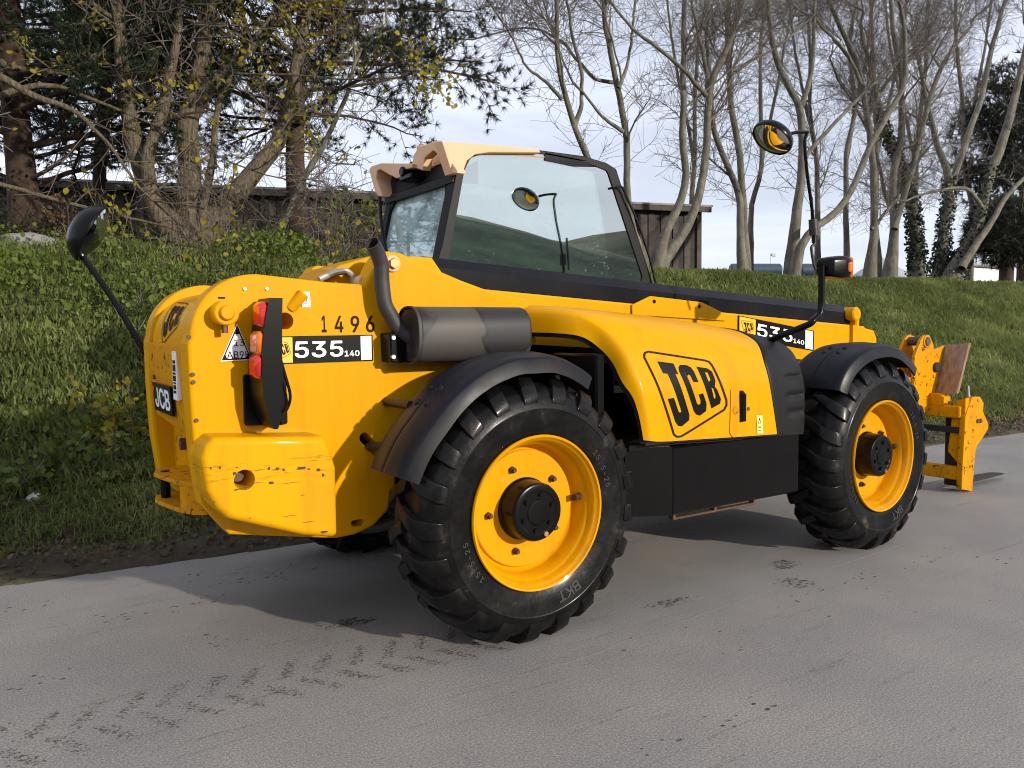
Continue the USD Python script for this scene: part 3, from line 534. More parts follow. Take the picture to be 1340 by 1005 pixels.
# black steel box that carries the hoses, with bevelled upper edges
def beam(x0, x1, y0, y1, zf, h, ch, n=2):
    sec = lambda x: [(x, y0, zf(x)-h), (x, y0, zf(x)-ch), (x, y0+ch*.8, zf(x)), (x, y1-ch*.8, zf(x)), (x, y1, zf(x)-ch), (x, y1, zf(x)-h)]
    return hull(sec(x0)+sec(x1))
obj('boom', beam(-.12, 3.62, -.27, .10, zt, .24, .055), satin_black, T, 20)
e0 = zt(3.62)
obj('boom_end_pipe', cyl((3.60, -.2, e0-.09), (3.72, -.2, e0-.105), .085, n=24, bevel=.012), satin_black, T)
yb = lambda x: zt(x)-.155
obj('boom_rail', beam(.2, 3.74, -.335, .12, lambda x: yb(x), .29, .012), yellow, T, 20)
pl = Y(-.34, (826, 399), (850, 387.5), (917, 395.5), (948, 411), (948, 420), (826, 412))
gp = obj('gusset_plate', plate(pl, -.35, -.335, .003), yellow, T)
for px, py in ((856, 394.5), (915, 401)):
    x, z = Y(-.35, (px, py))[0]; obj('bolt_hole', cyl((x, -.349, z), (x, -.3525, z), .013, n=12), black_st, gp)
obj('boom_end_block', hull([(3.55, -.36, yb(3.55)), (3.82, -.36, yb(3.82)-.03), (3.86, -.36, yb(3.8)-.09), (3.86, -.36, yb(3.8)-.24), (3.55, -.36, yb(3.55)-.28), (3.55, .14, yb(3.55)), (3.82, .14, yb(3.82)-.03), (3.86, .14, yb(3.8)-.09), (3.86, .14, yb(3.8)-.24), (3.55, .14, yb(3.55)-.28)]), yellow, T)
x, z = Y(-.30, (1116, 411))[0]; obj('lifting_eye', [cyl((x, -.34, z), (x, -.22, z), .055, n=24, bevel=.01), rbox(x+.0, x+.05, -.33, -.23, z-.12, z, .01)], yellow, T)
a = Y(-.335, (965, 441), (1064, 459), (1064, 430)); model_sticker((a[0], a[1], .150), -.337)
obj('inner_boom', hull([(x_, y_, z_) for x_, zt_, zb_ in ((3.7, 1.28, 1.06), (4.80, .98, .72)) for y_ in (-.17, .03) for z_ in (zt_, zb_)]), yellow_worn, T)
# hydraulic hoses looping out behind the tower
for off, r_ in ((0, .016), (.035, .014), (.07, .014)):
    hp = [at(a, b, 1, -.38+off*2) for a, b in ((418, 366), (430, 360), (441, 356), (452, 355), (461, 362), (463, 374))]
    obj('hydraulic_hose', pipe(hp, r_, 9), zinc if off == 0 else black_plastic, T)
x, z = Y(-.45, (476, 369))[0]; hf = obj('hose_fitting', cyl((x, -.40, z), (x, -.47, z), .034, n=18, bevel=.005), faded, T); obj('bolt_head', cyl((x, -.465, z), (x, -.485, z), .015, n=6), zinc, hf)
# --- boom nose and fork carriage
ny = -.20
ns = [(4.70, .80), (4.70, 1.20), (4.80, 1.345), (4.84, 1.375), (4.89, 1.385), (4.94, 1.37), (4.97, 1.33), (5.03, 1.25), (5.20, 1.285), (5.06, .86), (4.98, .74), (4.85, .66)]
obj('nose_plate', plate(ns, ny, ny+.03, .006), yellow_worn, T)
obj('nose_plate', plate([(x_+.02, z_) for x_, z_ in ns], ny+.16, ny+.19, .006), yellow_worn, T)
obj('nose_pin', cyl((4.885, ny-.018, 1.325), (4.885, ny+.21, 1.325), .040, n=20, bevel=.005), bolt_mat, T)
obj('nose_ring', cyl((4.885, ny-.008, 1.325), (4.885, ny+.01, 1.325), .058, n=24), yellow_worn, T)
obj('nose_pin', cyl((5.04, ny-.025, 1.09), (5.04, ny+.21, 1.09), .045, n=20, bevel=.005), dark_metal, T)
rp = [at(1237, 452, 1, -.205), at(1268, 449, 1, -.40), at(1252, 515, 1, -.40), at(1223, 518, 1, -.205)]
obj('rusty_plate', hull([np.array(p)+[dx, 0, 0] for p in rp for dx in (0, .035)]), rust, T)
cx_ = 5.0
ck = Y(-.50, (1262, 545), (1271, 520), (1281, 519), (1286, 527), (1285, 538), (1292, 554), (1292, 561), (1284, 574), (1277, 584), (1275, 592), (1271, 643), (1257, 640), (1258, 612))
obj('carriage_side', plate(ck, -.51, -.46, .006), yellow_worn, T)
obj('carriage_side', plate(ck, .46, .51, .006), yellow_worn, T)
obj('carriage_flange', hull([(cx_-.015, -.50, .20), (cx_+.03, -.50, .20), (cx_-.015, -.36, .35), (cx_+.03, -.36, .35), (cx_-.015, -.50, .83), (cx_+.05, -.50, .83), (cx_-.015, -.40, .80), (cx_+.03, -.40, .80)]), yellow_worn, T)
obj('cross_bar', rbox(cx_-.05, cx_+.02, -.47, .47, .655, .76, .008), yellow_worn, T)
obj('cross_bar', rbox(cx_-.03, cx_+.02, -.46, .46, .52, .575, .005), dark_metal, T)
obj('cross_bar', rbox(cx_-.05, cx_+.03, -.47, .47, .11, .225, .008), yellow_worn, T)
obj('hook', hull([(cx_-.05, y_, z_) for y_, z_ in ((-.33, .76), (-.33, .83), (-.28, .86), (-.20, .86), (-.20, .76))]+[(cx_+.06, y_, z_) for y_, z_ in ((-.33, .76), (-.33, .83), (-.28, .86), (-.20, .86), (-.20, .76))]), yellow_worn, T)
obj('pivot_pin', cyl((cx_+.02, -.30, .815), (cx_+.02, .30, .815), .028, n=16), bolt_mat, T)
obj('tilt_ram', [rbox(cx_-.02, cx_+.03, -.02, .06, .15, .75, .01), cyl((cx_-.1, .0, .9), (cx_, .02, .5), .035)], dark_metal, T)
x, z = Y(-.51, (1279, 551))[0]
for dx in (0, .045): obj('bolt', cyl((x+dx, -.508, z), (x+dx, -.522, z), .020, n=6), bolt_mat, T)
a = Y(-.51, (1258, 615), (1273, 608)); obj('painted_mark', text_side('D-H', a[0][0], a[1][0], a[0][1], a[1][1], -.511, .0012), stencil, T, False)
obj('guide_bar', hull([(cx_+.10, -.49, .64), (cx_+.13, -.49, .64), (cx_+.16, -.44, .93), (cx_+.14, -.44, .93), (cx_+.10, -.47, .64), (cx_+.16, -.42, .93)]), zinc, T)
for yy in (-.36, .36):
    fk = obj('fork', [rbox(cx_+.03, cx_+.075, yy-.055, yy+.055, .04, .70, .006), hull([(cx_+.04, yy-.055, .04), (cx_+.04, yy+.055, .04), (cx_+.04, yy-.055, .085), (cx_+.04, yy+.055, .085), (5.86, yy-.05, .05), (5.86, yy+.05, .05), (5.86, yy-.05, .062), (5.86, yy+.05, .062), (5.95, yy-.03, .052), (5.95, yy+.03, .052)])], dark_metal, T)
# --- bonnet: lofted shell from the wheel arch to the front cap
R0 = [(.30, -.57, 1.455), (.45, -.83, 1.44), (.55, -.895, 1.37), (.60, -.945, 1.29), (.62, -.99, 1.195), (.66, -1.04, 1.105), (.70, -1.065, .895)]
R1 = [(.36, -.54, 1.600), (.50, -.79, 1.570), (.62, -.915, 1.490), (.685, -.985, 1.395), (.72, -1.03, 1.28), (.75, -1.066, 1.14), (.80, -1.082, .880)]
F0 = [(1.72, -.52, 1.475), (1.73, -.75, 1.455), (1.73, -.90, 1.400), (1.70, -.98, 1.345), (1.67, -1.035, 1.265), (1.69, -1.066, 1.12), (1.745, -1.075, .842)]
R0, R1, F0 = map(np.array, (R0, R1, F0))
mid = lambda t, out, up: R1*(1-t)+F0*t + np.array([[0, -out*w, up*w2] for w, w2 in zip((0, .2, .6, 1, 1, 1, .6), (1, 1, 1, .6, .3, 0, 0))])
Rh = R0*.45+R1*.55 + np.array([[-.035, -.0, .028], [-.035, -.01, .030], [-.03, -.018, .026], [-.02, -.022, .018], [-.012, -.022, .012], [-.008, -.016, .004], [-.006, -.012, 0]])
rings = [R0, Rh, R1, mid(.30, .012, .012), mid(.65, .014, .014), F0]
def loft(rings, us, nu, nv):
    rings = np.array(rings); s = np.linspace(0, 1, rings.shape[1]); S = np.linspace(0, 1, nv); Uq = np.linspace(0, 1, nu)
    a = PchipInterpolator(s, rings, axis=1)(S); sm_ = gaussian_filter1d(a, nv*.035, axis=1, mode='nearest'); w_ = np.clip(np.minimum(S, 1-S)/.12, 0, 1)[None, :, None]; a = a*(1-w_)+sm_*w_; return PchipInterpolator(us, a, axis=0)(Uq)
GB = loft(rings, [0, .05, .10, .36, .68, 1.0], 70, 60)
gbm = grid_mesh(GB[:, ::-1]); 
bon = obj('bonnet', gbm, yellow, T, True)
lin = grid_mesh(GB + np.array([.0, .022, -.022])); obj('bonnet_lining', lin, black_plastic, T, True)
side_pts = GB[8:, 22:, :].reshape(-1, 3); bsurf = LinearNDInterpolator(side_pts[:, [0, 2]], side_pts[:, 1])
def on_bonnet(p, lift, thick=.0012, sub=.02):
    """a flat decal shape in (x, z) laid on the bonnet's side"""
    ms = []
    for g in getattr(p, 'geoms', [p]):
        t = trimesh.creation.extrude_polygon(g, 1.0, engine='earcut'); t = t.subdivide_to_size(max(sub, .02)*60) if False else t
        v, f = trimesh.remesh.subdivide_to_size(t.vertices*[1, 1, .001], t.faces, sub, max_iter=12)
        yv = bsurf(v[:, 0], v[:, 1]); yv = np.where(np.isnan(yv), -1.075, yv)
        ms.append(trimesh.Trimesh(np.stack([v[:, 0], yv-lift-thick*(v[:, 2]*1000), v[:, 1]], 1), f[:, ::-1], process=False))
    return cat_mesh(ms)
def px_on(p):  # the logo traced at its own place on the bonnet side
    return Polygon(Y(-1.08, *[(840+a, 440-b) for a, b in p.exterior.coords]), [Y(-1.08, *[(840+a, 440-b) for a, b in i.coords]) for i in p.interiors])
for p in (ring, LJ, LC, LB):
    obj('logo', on_bonnet(px_on(p), .0015), stencil if p is ring else black_st, bon, False)
lp = poly(Y(-1.08, (956, 509), (980, 506), (986, 567), (984, 570), (957, 572), (953, 566)), .012)
obj('latch_plate', on_bonnet(lp, .002, .003), yellow, bon, 30)
hx_, hz_ = Y(-1.085, (970, 530))[0]
obj('latch_handle', hull([(hx_-.018, -1.080, hz_-.10), (hx_+.016, -1.080, hz_-.10), (hx_-.016, -1.080, hz_+.085), (hx_+.014, -1.080, hz_+.085), (hx_-.014, -1.110, hz_-.09), (hx_+.012, -1.110, hz_-.09), (hx_-.012, -1.112, hz_+.06), (hx_+.010, -1.112, hz_+.06)]), gloss_black, bon)
lx, lz = Y(-1.085, (962, 537))[0]; obj('lock', cyl((lx, -1.078, lz), (lx, -1.092, lz), .024, n=20), yellow_worn, bon)
lx, lz = Y(-1.085, (978.5, 535))[0]; obj('lock', cyl((lx, -1.078, lz), (lx, -1.092, lz), .011, n=12), bolt_mat, bon)
ws = obj('warning_sticker', on_bonnet(poly(Y(-1.08, (989, 543), (997, 543), (998, 567), (990, 567))), .003, .001), flat('pale_yellow_sticker', (.80, .70, .22), .4), bon, False)
obj('print', on_bonnet(unary_union([Polygon(Y(-1.08, (991, 554), (995.5, 554), (993, 546))).difference(Polygon(Y(-1.08, (992, 553), (994.6, 553), (993, 548.5)))), Polygon(Y(-1.08, (991, 558), (995, 558), (995, 559.5), (991, 559.5))), Polygon(Y(-1.08, (991, 563), (995, 563), (995, 564), (991, 564)))]), .0042, .0008), black_st, ws, False)
# black front cap with three dents
G1 = F0+[.012, -.004, .002]; G1b = F0 + [[.08, 0, -.005]]*7
G2 = np.array([(2.10, -.52, 1.405), (2.12, -.72, 1.385), (2.11, -.87, 1.335), (2.075, -.95, 1.275), (2.045, -1.015, 1.19), (2.03, -1.05, 1.07), (2.01, -1.062, .83)])
G3 = G2+[[.03, .02, -.03], [.03, .02, -.03], [.03, .03, -.03], [.035, .04, -.02], [.035, .05, -.015], [.03, .05, 0], [.03, .05, 0]]
G4 = G3+[[.0, .1, -.12]]*7
GC = loft([F0+[-.004, .004, -.006], G1, G1b*.3+.7*(F0*.72+G2*.28)+[0, -.004, 0], G2, G3, G4], [0, .03, .30, .80, .88, 1], 60, 90)
w = (np.clip((GC[..., 0]-1.82)/.06, 0, 1)*np.clip((2.04-GC[..., 0])/.05, 0, 1))
for zc_ in (1.17, 1.06, .96): GC[..., 1] += w*.014*np.exp(-((GC[..., 2]-zc_)/.014)**2)*(GC[..., 1] < -.95)
obj('bonnet_cap', grid_mesh(GC[:, ::-1]), black_plastic, T, True)
# side box below
obj('side_box', [hull([(.645, -.985, .485), (.645, -.985, .85), (.905, -1.066, .472), (.905, -1.066, .842), (.645, -.5, .485), (.645, -.5, .85), (.905, -.5, .472), (.905, -.5, .842)]), rbox(.90, 1.965, -1.068, -.5, .470, .842, .012), hull([(.66, -1.0, .83), (.9, -1.05, .838), (.66, -.5, .83), (.9, -.5, .838), (.66, -1.0, .86), (.9, -1.05, .866), (.66, -.5, .86), (.9, -.5, .866)])], gloss_black, T, 30)
obj('box_trim', hull([(.72, -1.06, .862), (.90, -1.076, .866), (1.99, -1.072, .822), (1.99, -1.072, .838), (.9, -1.076, .882), (.72, -1.06, .878), (.72, -.9, .862), (.9, -.9, .866), (1.99, -.9, .822), (1.99, -.9, .838), (.9, -.9, .882)]), black_plastic, T)
obj('step_rail', [rbox(.95, 1.62, -1.03, -.99, .432, .445, .004)]+[rbox(xx_, xx_+.02, -1.03, -.99, .44, .48, .003) for xx_ in (.95, 1.27, 1.60)], bolt_mat, T)
obj('arch_panel', [rbox(.50, .56, -.93, -.54, .55, 1.34, .01), rbox(.5, .9, -.98, -.55, .5, .56, .01)], gloss_black, T)
for k_, pts_ in enumerate(([(.35, -.62, 1.30), (.5, -.66, 1.1), (.45, -.6, .8), (.3, -.5, .7)], [(.38, -.75, 1.28), (.42, -.72, 1.0), (.6, -.66, .75)], [(.3, -.58, .9), (.1, -.5, .75), (-.2, -.45, .7)], [(1.98, -.62, .7), (2.15, -.6, .62), (2.5, -.5, .66)])):
    obj('hydraulic_hose', pipe(pts_, .018, 8), black_plastic, T)
obj('drive_shaft', cyl((.15, 0, .60), (2.6, 0, .60), .045, n=12), dark_metal, T)
# --- fenders
def fender(name, prof, y0, y1, ribs, tabs):
    P = spline(prof, 44); n = len(P); d = np.gradient(P, axis=0); d /= np.linalg.norm(d, axis=1, keepdims=True); nrm = np.stack([-d[:, 1], d[:, 0]], 1)
    mdl = (y0+y1)/2; yy = [(y0, -.012), (y0-.02, .0), (y0-.07, .010), (mdl+.04, .016), (mdl+.008, .018), (mdl, .012), (mdl-.008, .018), (mdl-.05, .015), (y1+.06, .008), (y1+.025, -.002), (y1+.006, -.016), (y1-.006, -.078), (y1+.004, -.080), (y1+.022, -.014), (y0-.02, -.012)]
    G = np.stack([np.stack([P[:, 0]+nrm[:, 0]*h, np.full(n, a), P[:, 1]+nrm[:, 1]*h], 1) for a, h in yy], 1)
    f = obj(name, grid_mesh(G[:, ::-1]), fender_black, T, 50)
    for k in tabs:
        for q in (.36, .62):
            i = int(k*n); yb_ = y0+(y1-y0)*q
            p = np.array([P[i, 0]+nrm[i, 0]*.012, yb_, P[i, 1]+nrm[i, 1]*.012]); nn = np.array([nrm[i, 0], 0, nrm[i, 1]])
            obj('bolt', cyl(p, p+nn*.012, .022, .014, n=10), black_plastic, f)
    return f
rear_prof = [(-.690, .855), (-.618, .99), (-.535, 1.09), (-.45, 1.18), (-.34, 1.26), (-.21, 1.318), (-.07, 1.348), (.07, 1.348), (.18, 1.325), (.26, 1.29), (.335, 1.245)]
front_prof = [(2.75+a, b) for a, b in ((-.475, 1.075), (-.43, 1.16), (-.34, 1.245), (-.22, 1.305), (-.09, 1.338), (.04, 1.345), (.17, 1.325), (.29, 1.27), (.40, 1.19))]
fender('rear_fender', [(a, b) for a, b in rear_prof], -.76, -1.115, 0, (.28, .36))
fender('front_fender', front_prof, -.72, -1.12, 0, (.30, .38))
obj('rear_fender', side(extrude(Polygon([(a, b) for a, b in rear_prof]+[(a*.97, b-.02) for a, b in rear_prof[::-1]]), .79, 1.12)), fender_black, T, 40)
obj('front_fender', side(extrude(Polygon([(a, b) for a, b in front_prof]+[(2.75+(a-2.75)*.97, b-.02) for a, b in front_prof[::-1]]), .74, 1.12)), fender_black, T, 40)
obj('fender_stay', [cyl((-.50, -.55, 1.13), (-.50, -.82, 1.13), .022), cyl((-.60, -.56, .92), (-.58, -.80, .95), .02)], dark_metal, T)
# --- wheels
def lugs(hand):
    """chevron bars of one side of the tread"""
    ms = []; NL = 21
    path = [(.030, .606, 0.0), (-.03, .606, .05), (-.075, .603, .10), (-.115, .594, .135), (-.150, .572, .155), (-.178, .540, .165), (-.190, .515, .168)]
    hgt = [.030, .034, .036, .036, .030, .018, .004]; hw = [.030, .030, .033, .038, .042, .042, .038]
    nr = [(0, 1), (-.02, 1), (-.1, .99), (-.3, .95), (-.6, .8), (-.9, .43), (-1, .2)]
    for k in range(NL):
        th0 = 2*math.pi*(k+(.5 if hand < 0 else 0))/NL; rows = []
        for (yy, rr, sk), h, w_, (ny_, nr_) in zip(path, hgt, hw, nr):
            th = th0 + sk*1.0
            for sgn, lift, ww in ((-1, -.012, 1.12), (-1, h*.82, .96), (-1, h, .82), (1, h, .82), (1, h*.82, .96), (1, -.012, 1.12)):
                R_ = rr+nr_*lift; t_ = th+sgn*w_*ww/max(rr, .5)
                rows.append((R_*math.cos(t_), (yy+ny_*lift)*hand, R_*math.sin(t_)))
        g = np.array(rows).reshape(len(path), 6, 3); ms.append(grid_mesh(g if hand > 0 else g[:, ::-1]))
        for e in (0, -1):
            c = g[e]; f = np.array([[0, i, i+1] for i in range(1, 5)])
            ms.append(trimesh.Trimesh(c, f if (e == 0) == (hand > 0) else f[:, ::-1], process=False))
    return cat_mesh(ms)
carc = [(.352, -.150), (.362, -.172), (.395, -.186), (.44, -.193), (.480, -.195), (.486, -.199), (.492, -.195), (.525, -.188), (.555, -.170), (.580, -.145), (.597, -.11), (.604, -.06), (.606, 0)]
carc = carc + [(r_, -y_) for r_, y_ in carc[-2::-1]]
def sidewall_text(t, ang, r_, size, spread):
    ms = []
    for i, ch in enumerate(t):
        mm = meshkit.text_mesh(ch, size, .004, True); c = mm.bounds.mean(0); v = mm.vertices-[c[0], 0, 0]
        th = ang+(i-(len(t)-1)/2)*spread     # tops of the letters point outwards
        rad = r_+v[:, 1]; tang = v[:, 0]
        a_ = th - tang/r_*-1.0
        ms.append(trimesh.Trimesh(np.stack([rad*np.cos(a_), -.188-v[:, 2]*1.6-0*rad, rad*np.sin(a_)], 1), mm.faces[:, ::-1], process=False))
    return cat_mesh(ms)
W = UsdGeom.Xform.Define(stage, numbered(str(T.GetPath()), 'wheel')); W.AddTranslateOp().Set(Gf.Vec3d(0, -.94, .62)); W.AddRotateZOp().Set(0.0); Wp = W.GetPrim()
ty = obj('tyre', [revolve_y(carc, 96), lugs(1), lugs(-1)], rubber, Wp, 38)
for t_, ang, r_, sz, sp in (('15.5-25', math.radians(205), .395, .030, .078), ('BKT', math.radians(293), .425, .045, .10), ('15.5-25', math.radians(25), .395, .030, .078)):
    pass
def ring_text(t, ang, r_, size, spread):
    """lettering on the sidewall read from outside, tops of the letters outwards"""
    ms = []
    for i, ch in enumerate(t):
        mm = meshkit.text_mesh(ch, size, .006, True); c = mm.bounds.mean(0); v = mm.vertices-[c[0], 0, 0]
        th = ang-(i-(len(t)-1)/2)*spread; a_ = th-v[:, 0]/r_; rad = r_+v[:, 1]
        yy = np.interp(rad, [q[0] for q in carc[:8]], [q[1] for q in carc[:8]])-.0005-v[:, 2]*.5
        ms.append(trimesh.Trimesh(np.stack([rad*np.cos(a_), yy, rad*np.sin(a_)], 1), mm.faces, process=False))
    return cat_mesh(ms)
for t_, ang, r_, sz, sp in (('15.5-25', 205, .400, .026, .075), ('BKT', 292, .405, .050, .105), ('15.5-25', 25, .400, .026, .075)):
    obj('lettering', ring_text(t_, math.radians(ang), r_, sz, sp), rubber_letter, Wp, False)
rim_prof = [(.352, -.145), (.363, -.172), (.366, -.186), (.362, -.193), (.354, -.190), (.349, -.178), (.343, -.170), (.335, -.162), (.331, -.140), (.326, -.130), (.316, -.120), (.308, -.085), (.304, -.060), (.300, -.050), (.290, -.042), (.282, -.042), (.282, .1), (.30, .14), (.352, .17), (.362, .19), (.35, .19), (.34, .15), (.28, .12), (.0, .11)]
obj('rim', revolve_y(rim_prof, 96), yellow_rim, Wp, 35)
obj('wheel_disc', [revolve_y([(.283, .04), (.283, -.050), (.278, -.057), (.268, -.059), (.235, -.056), (.12, -.056)], 96)], yellow_rim, Wp, 35)
obj('hub', revolve_y([(.150, -.05), (.150, -.066), (.143, -.075), (.139, -.155), (.133, -.168), (.124, -.172), (.105, -.172), (.10, -.169), (.062, -.169), (.058, -.174), (.046, -.176), (.0, -.176)], 56), gloss_black, Wp, 30)
for a_ in np.radians([20, 80, 140, 200, 260, 320]): obj('hub_bolt', cyl((.085*math.cos(a_), -.165, .085*math.sin(a_)), (.085*math.cos(a_), -.179, .085*math.sin(a_)), .012, n=6), gloss_black, Wp, 30)
obj('drain_plug', cyl((.04, -.165, -.105), (.04, -.180, -.105), .012, n=12), flat('brass', (.55, .42, .2), .3, metal=.9), Wp)
for k in range(5):
    a_ = math.radians(110+72*k); c_, s_ = .205*math.cos(a_), .205*math.sin(a_)
    obj('wheel_bolt', [cyl((c_, -.05, s_), (c_, -.075, s_), .017, n=6, bevel=.002), cyl((c_, -.07, s_), (c_, -.088, s_), .010, n=10)], dark_bolt, Wp)
obj('valve', [cyl((.30, -.085, .025), (.265, -.10, .025), .016, n=10), rbox(.295, .32, -.105, -.075, .012, .042, .005)], dark_bolt, Wp)
def dup_wheel(loc, rz): return dup(Wp, loc, rz, parent=str(T.GetPath()))
dup_wheel((2.75, -.94, .62), .049); dup_wheel((0, .94, .62), math.pi); dup_wheel((2.75, .94, .62), math.pi+.049)
# --- cab
cb = str(T.GetPath())
YR, YL = .15, 1.06
rw = Y(YR, (584, 343), (839, 369), (791, 225), (760, 213), (705, 203), (630, 202), (613, 209), (605, 225))   # side window outline
win = poly(rw, .03)
fr_out = poly(Y(YR, (566, 352), (852, 376), (848, 362), (803, 222), (790, 214), (760, 205), (700, 197), (600, 196), (592, 236), (575, 322)), .01)
obj('window_frame', side(extrude(fr_out.difference(win.buffer(.004)), YR-.03, YR+.05, .006)), black_plastic, T, 30)
obj('side_window', side(extrude(win.buffer(.008), YR-.022, YR-.014)), glass, T, False)
obj('window_frame', side(extrude(fr_out.difference(win.buffer(.004)), YL-.05, YL+.03, .006)), black_plastic, T, 30)
obj('side_window', side(extrude(win.buffer(.008), YL+.014, YL+.022)), glass, T, False)
xA = lambda z: .20+ (z-1.88)*.24            # rear face leans forward with height
# rear window with frame (a slightly leaning plane)
def rear_face(pts_yz, off0, off1):
    m = extrude(poly(pts_yz, .02) if not hasattr(pts_yz, 'geom_type') else pts_yz, 0, 1); v = m.vertices
    return trimesh.Trimesh(np.stack([xA(v[:, 1])+off0+(off1-off0)*v[:, 2], v[:, 0], v[:, 1]], 1), m.faces, process=False)
rwin = Polygon([(YR+.09, 1.75), (YL-.06, 1.75), (YL-.06, 2.28), (YL-.12, 2.36), (YR+.12, 2.36), (YR+.09, 2.30)]).buffer(.02, join_style=1)
rfr = Polygon([(YR, 1.4), (YL, 1.4), (YL, 2.50), (YR, 2.50)])
obj('rear_window_frame', rear_face(rfr.difference(rwin.buffer(-.006)), -.03, .04), black_plastic, T, 30)
obj('rear_window', rear_face(rwin, -.012, -.006), painted_sky_glass, T, False)
fx = Y(YR, (839, 369))[0][0]
obj('windscreen', hull([(fx+.10, YR+.05, 1.5), (fx+.10, YL-.05, 1.5), (fx+.11, YR+.05, 1.5), (fx+.11, YL-.05, 1.5), (1.50, YR+.05, 2.5), (1.50, YL-.05, 2.5), (1.51, YR+.05, 2.5), (1.51, YL-.05, 2.5)]), glass, T, False)
obj('cab_body', [rbox(.16, fx+.1, YR, YL, .75, 1.62, .03), hull([(xA(1.4)-.02, YR+.02, 1.4), (xA(1.86)-.02, YR+.02, 1.84), (fx+.08, YR+.02, 1.4), (fx+.06, YR+.02, 1.77), (xA(1.4)-.02, YR+.06, 1.4), (xA(1.86)-.02, YR+.06, 1.84), (fx+.08, YR+.06, 1.4), (fx+.06, YR+.06, 1.77)])], black_plastic, T)
# roof: faded cap with two rear cowls
ry0, ry1 = YR-.03, YL+.03
rz = lambda px, py: None
top = [(.36, ry0+.12, 2.60), (.36, ry1-.12, 2.60), (.95, ry0+.12, 2.612), (.95, ry1-.12, 2.612), (.36, ry0+.02, 2.53), (.36, ry1-.02, 2.53), (.95, ry0, 2.575), (.95, ry1, 2.575), (.36, ry0+.02, 2.525), (.36, ry1-.02, 2.525), (.95, ry0+.01, 2.568), (.95, ry1-.01, 2.568)]
obj('roof', hull(top), faded, T, 25)
obj('roof_front', hull([(.95, ry0, 2.60), (.95, ry1, 2.60), (.95, ry0, 2.552), (.95, ry1, 2.552), (1.53, ry0+.02, 2.555), (1.53, ry1-.02, 2.555), (1.53, ry0+.02, 2.51), (1.53, ry1-.02, 2.51), (1.3, ry0+.0, 2.585), (1.3, ry1, 2.585)]), black_plastic, T, 25)
ck_ = poly(Y(.085, (577.6, 185), (640, 189), (705, 195.5), (707, 200), (640, 199.5), (622, 202), (611, 210), (606, 224), (598, 228), (591, 227)))
obj('roof_cheek', side(extrude(ck_, .08, .17, .006)), faded, T, 30)
def cowl(out_px, x, x1):
    p = poly(X(x, *out_px), .004); return cross_plate_raw(p, x, x1)
def cross_plate_raw(p, x0, x1): return rear(extrude(p, x0, x1, .006))
obj('roof_cowl', cowl([(538.2, 217.6), (541.8, 201.5), (547.2, 192.5), (569.6, 184), (577.6, 185), (592, 214), (598, 223), (598, 226.5), (592, 227.2), (585.5, 223), (569.5, 198.5), (566, 197), (555.5, 206.5), (552.8, 223)], .24, .30), faded, T, 30)
obj('roof_cowl', cowl([(482.7, 222), (485.4, 217.6), (498, 213.4), (514, 213.6), (540, 214), (538.5, 219.5), (525, 223), (525.7, 231), (518.5, 233.4), (508, 228), (497, 221.5), (493, 224), (492, 234), (500.5, 257), (496, 257.5), (490.7, 251.6)], .21, .42), faded, T, 30)
obj('roof_underside', [hull([(.40, YR+.0, 2.56), (.40, YL+.02, 2.56), (.50, YR+.0, 2.56), (.50, YL+.02, 2.56), (.31, YR+.0, 2.36), (.31, YL, 2.36), (.50, YR+.0, 2.36), (.50, YL, 2.36)]), hull([(.27, YR-.02, 2.40), (.27, YL+.03, 2.40), (.27, YR-.02, 2.355), (.27, YL+.03, 2.355), (.45, YR-.02, 2.50), (.45, YL+.03, 2.50), (.45, YR-.02, 2.36), (.45, YL+.03, 2.36)])], black_plastic, T)
bcx, bcz = X(.6, (553, 190))[0]; obj('beacon', [cyl((.6, bcx, bcz-.12), (.6, bcx, bcz-.004), .05, .04, 20, .01)], amber_lens, T)
wl = X(.22, (530, 225))[0]; obj('work_lamp', [cyl((.19, wl[0], wl[1]), (.30, wl[0], wl[1]), .032, n=16, bevel=.005), rbox(.20, .40, wl[0]-.12, wl[0]+.05, wl[1]-.06, wl[1]-.02, .01)], gloss_black, T)
# inside: seat, steering wheel, column, round mirror
obj('seat', [rbox(.55, 1.0, .38, .85, 1.30, 1.44, .05), hull([(.45, .40, 1.40), (.57, .40, 1.40), (.45, .83, 1.40), (.57, .83, 1.40), (.36, .44, 2.0), (.46, .44, 2.0), (.36, .79, 2.0), (.46, .79, 2.0)])], interior, T, 30)
tor = trimesh.creation.torus(.19, .016, 36, 10); tor.apply_transform(trimesh.transformations.rotation_matrix(-.5, [0, 1, 0])); tor.apply_translation([1.30, .60, 1.90])
obj('steering_wheel', [tor, cyl((1.30, .6, 1.90), (1.45, .6, 1.55), .03), cyl((1.2, .44, 1.87), (1.40, .76, 1.93), .012)], interior, T)
obj('dashboard', rbox(1.45, 1.75, .25, 1.0, 1.45, 1.85, .05), interior, T)
obj('grab_rail', pipe([at(806, 245, 1, YR-.06), at(812, 244, 1, YR-.06), at(822, 262, 1, YR-.06), at(850, 338, 1, YR-.06), at(858, 371, 1, YR-.06)], .008, 8), black_plastic, T)
obj('wiper', pipe([at(497, 258, 0, .19), at(499, 290, 0, .16), at(506, 330, 0, .13)], .012, 8), gloss_black, T)
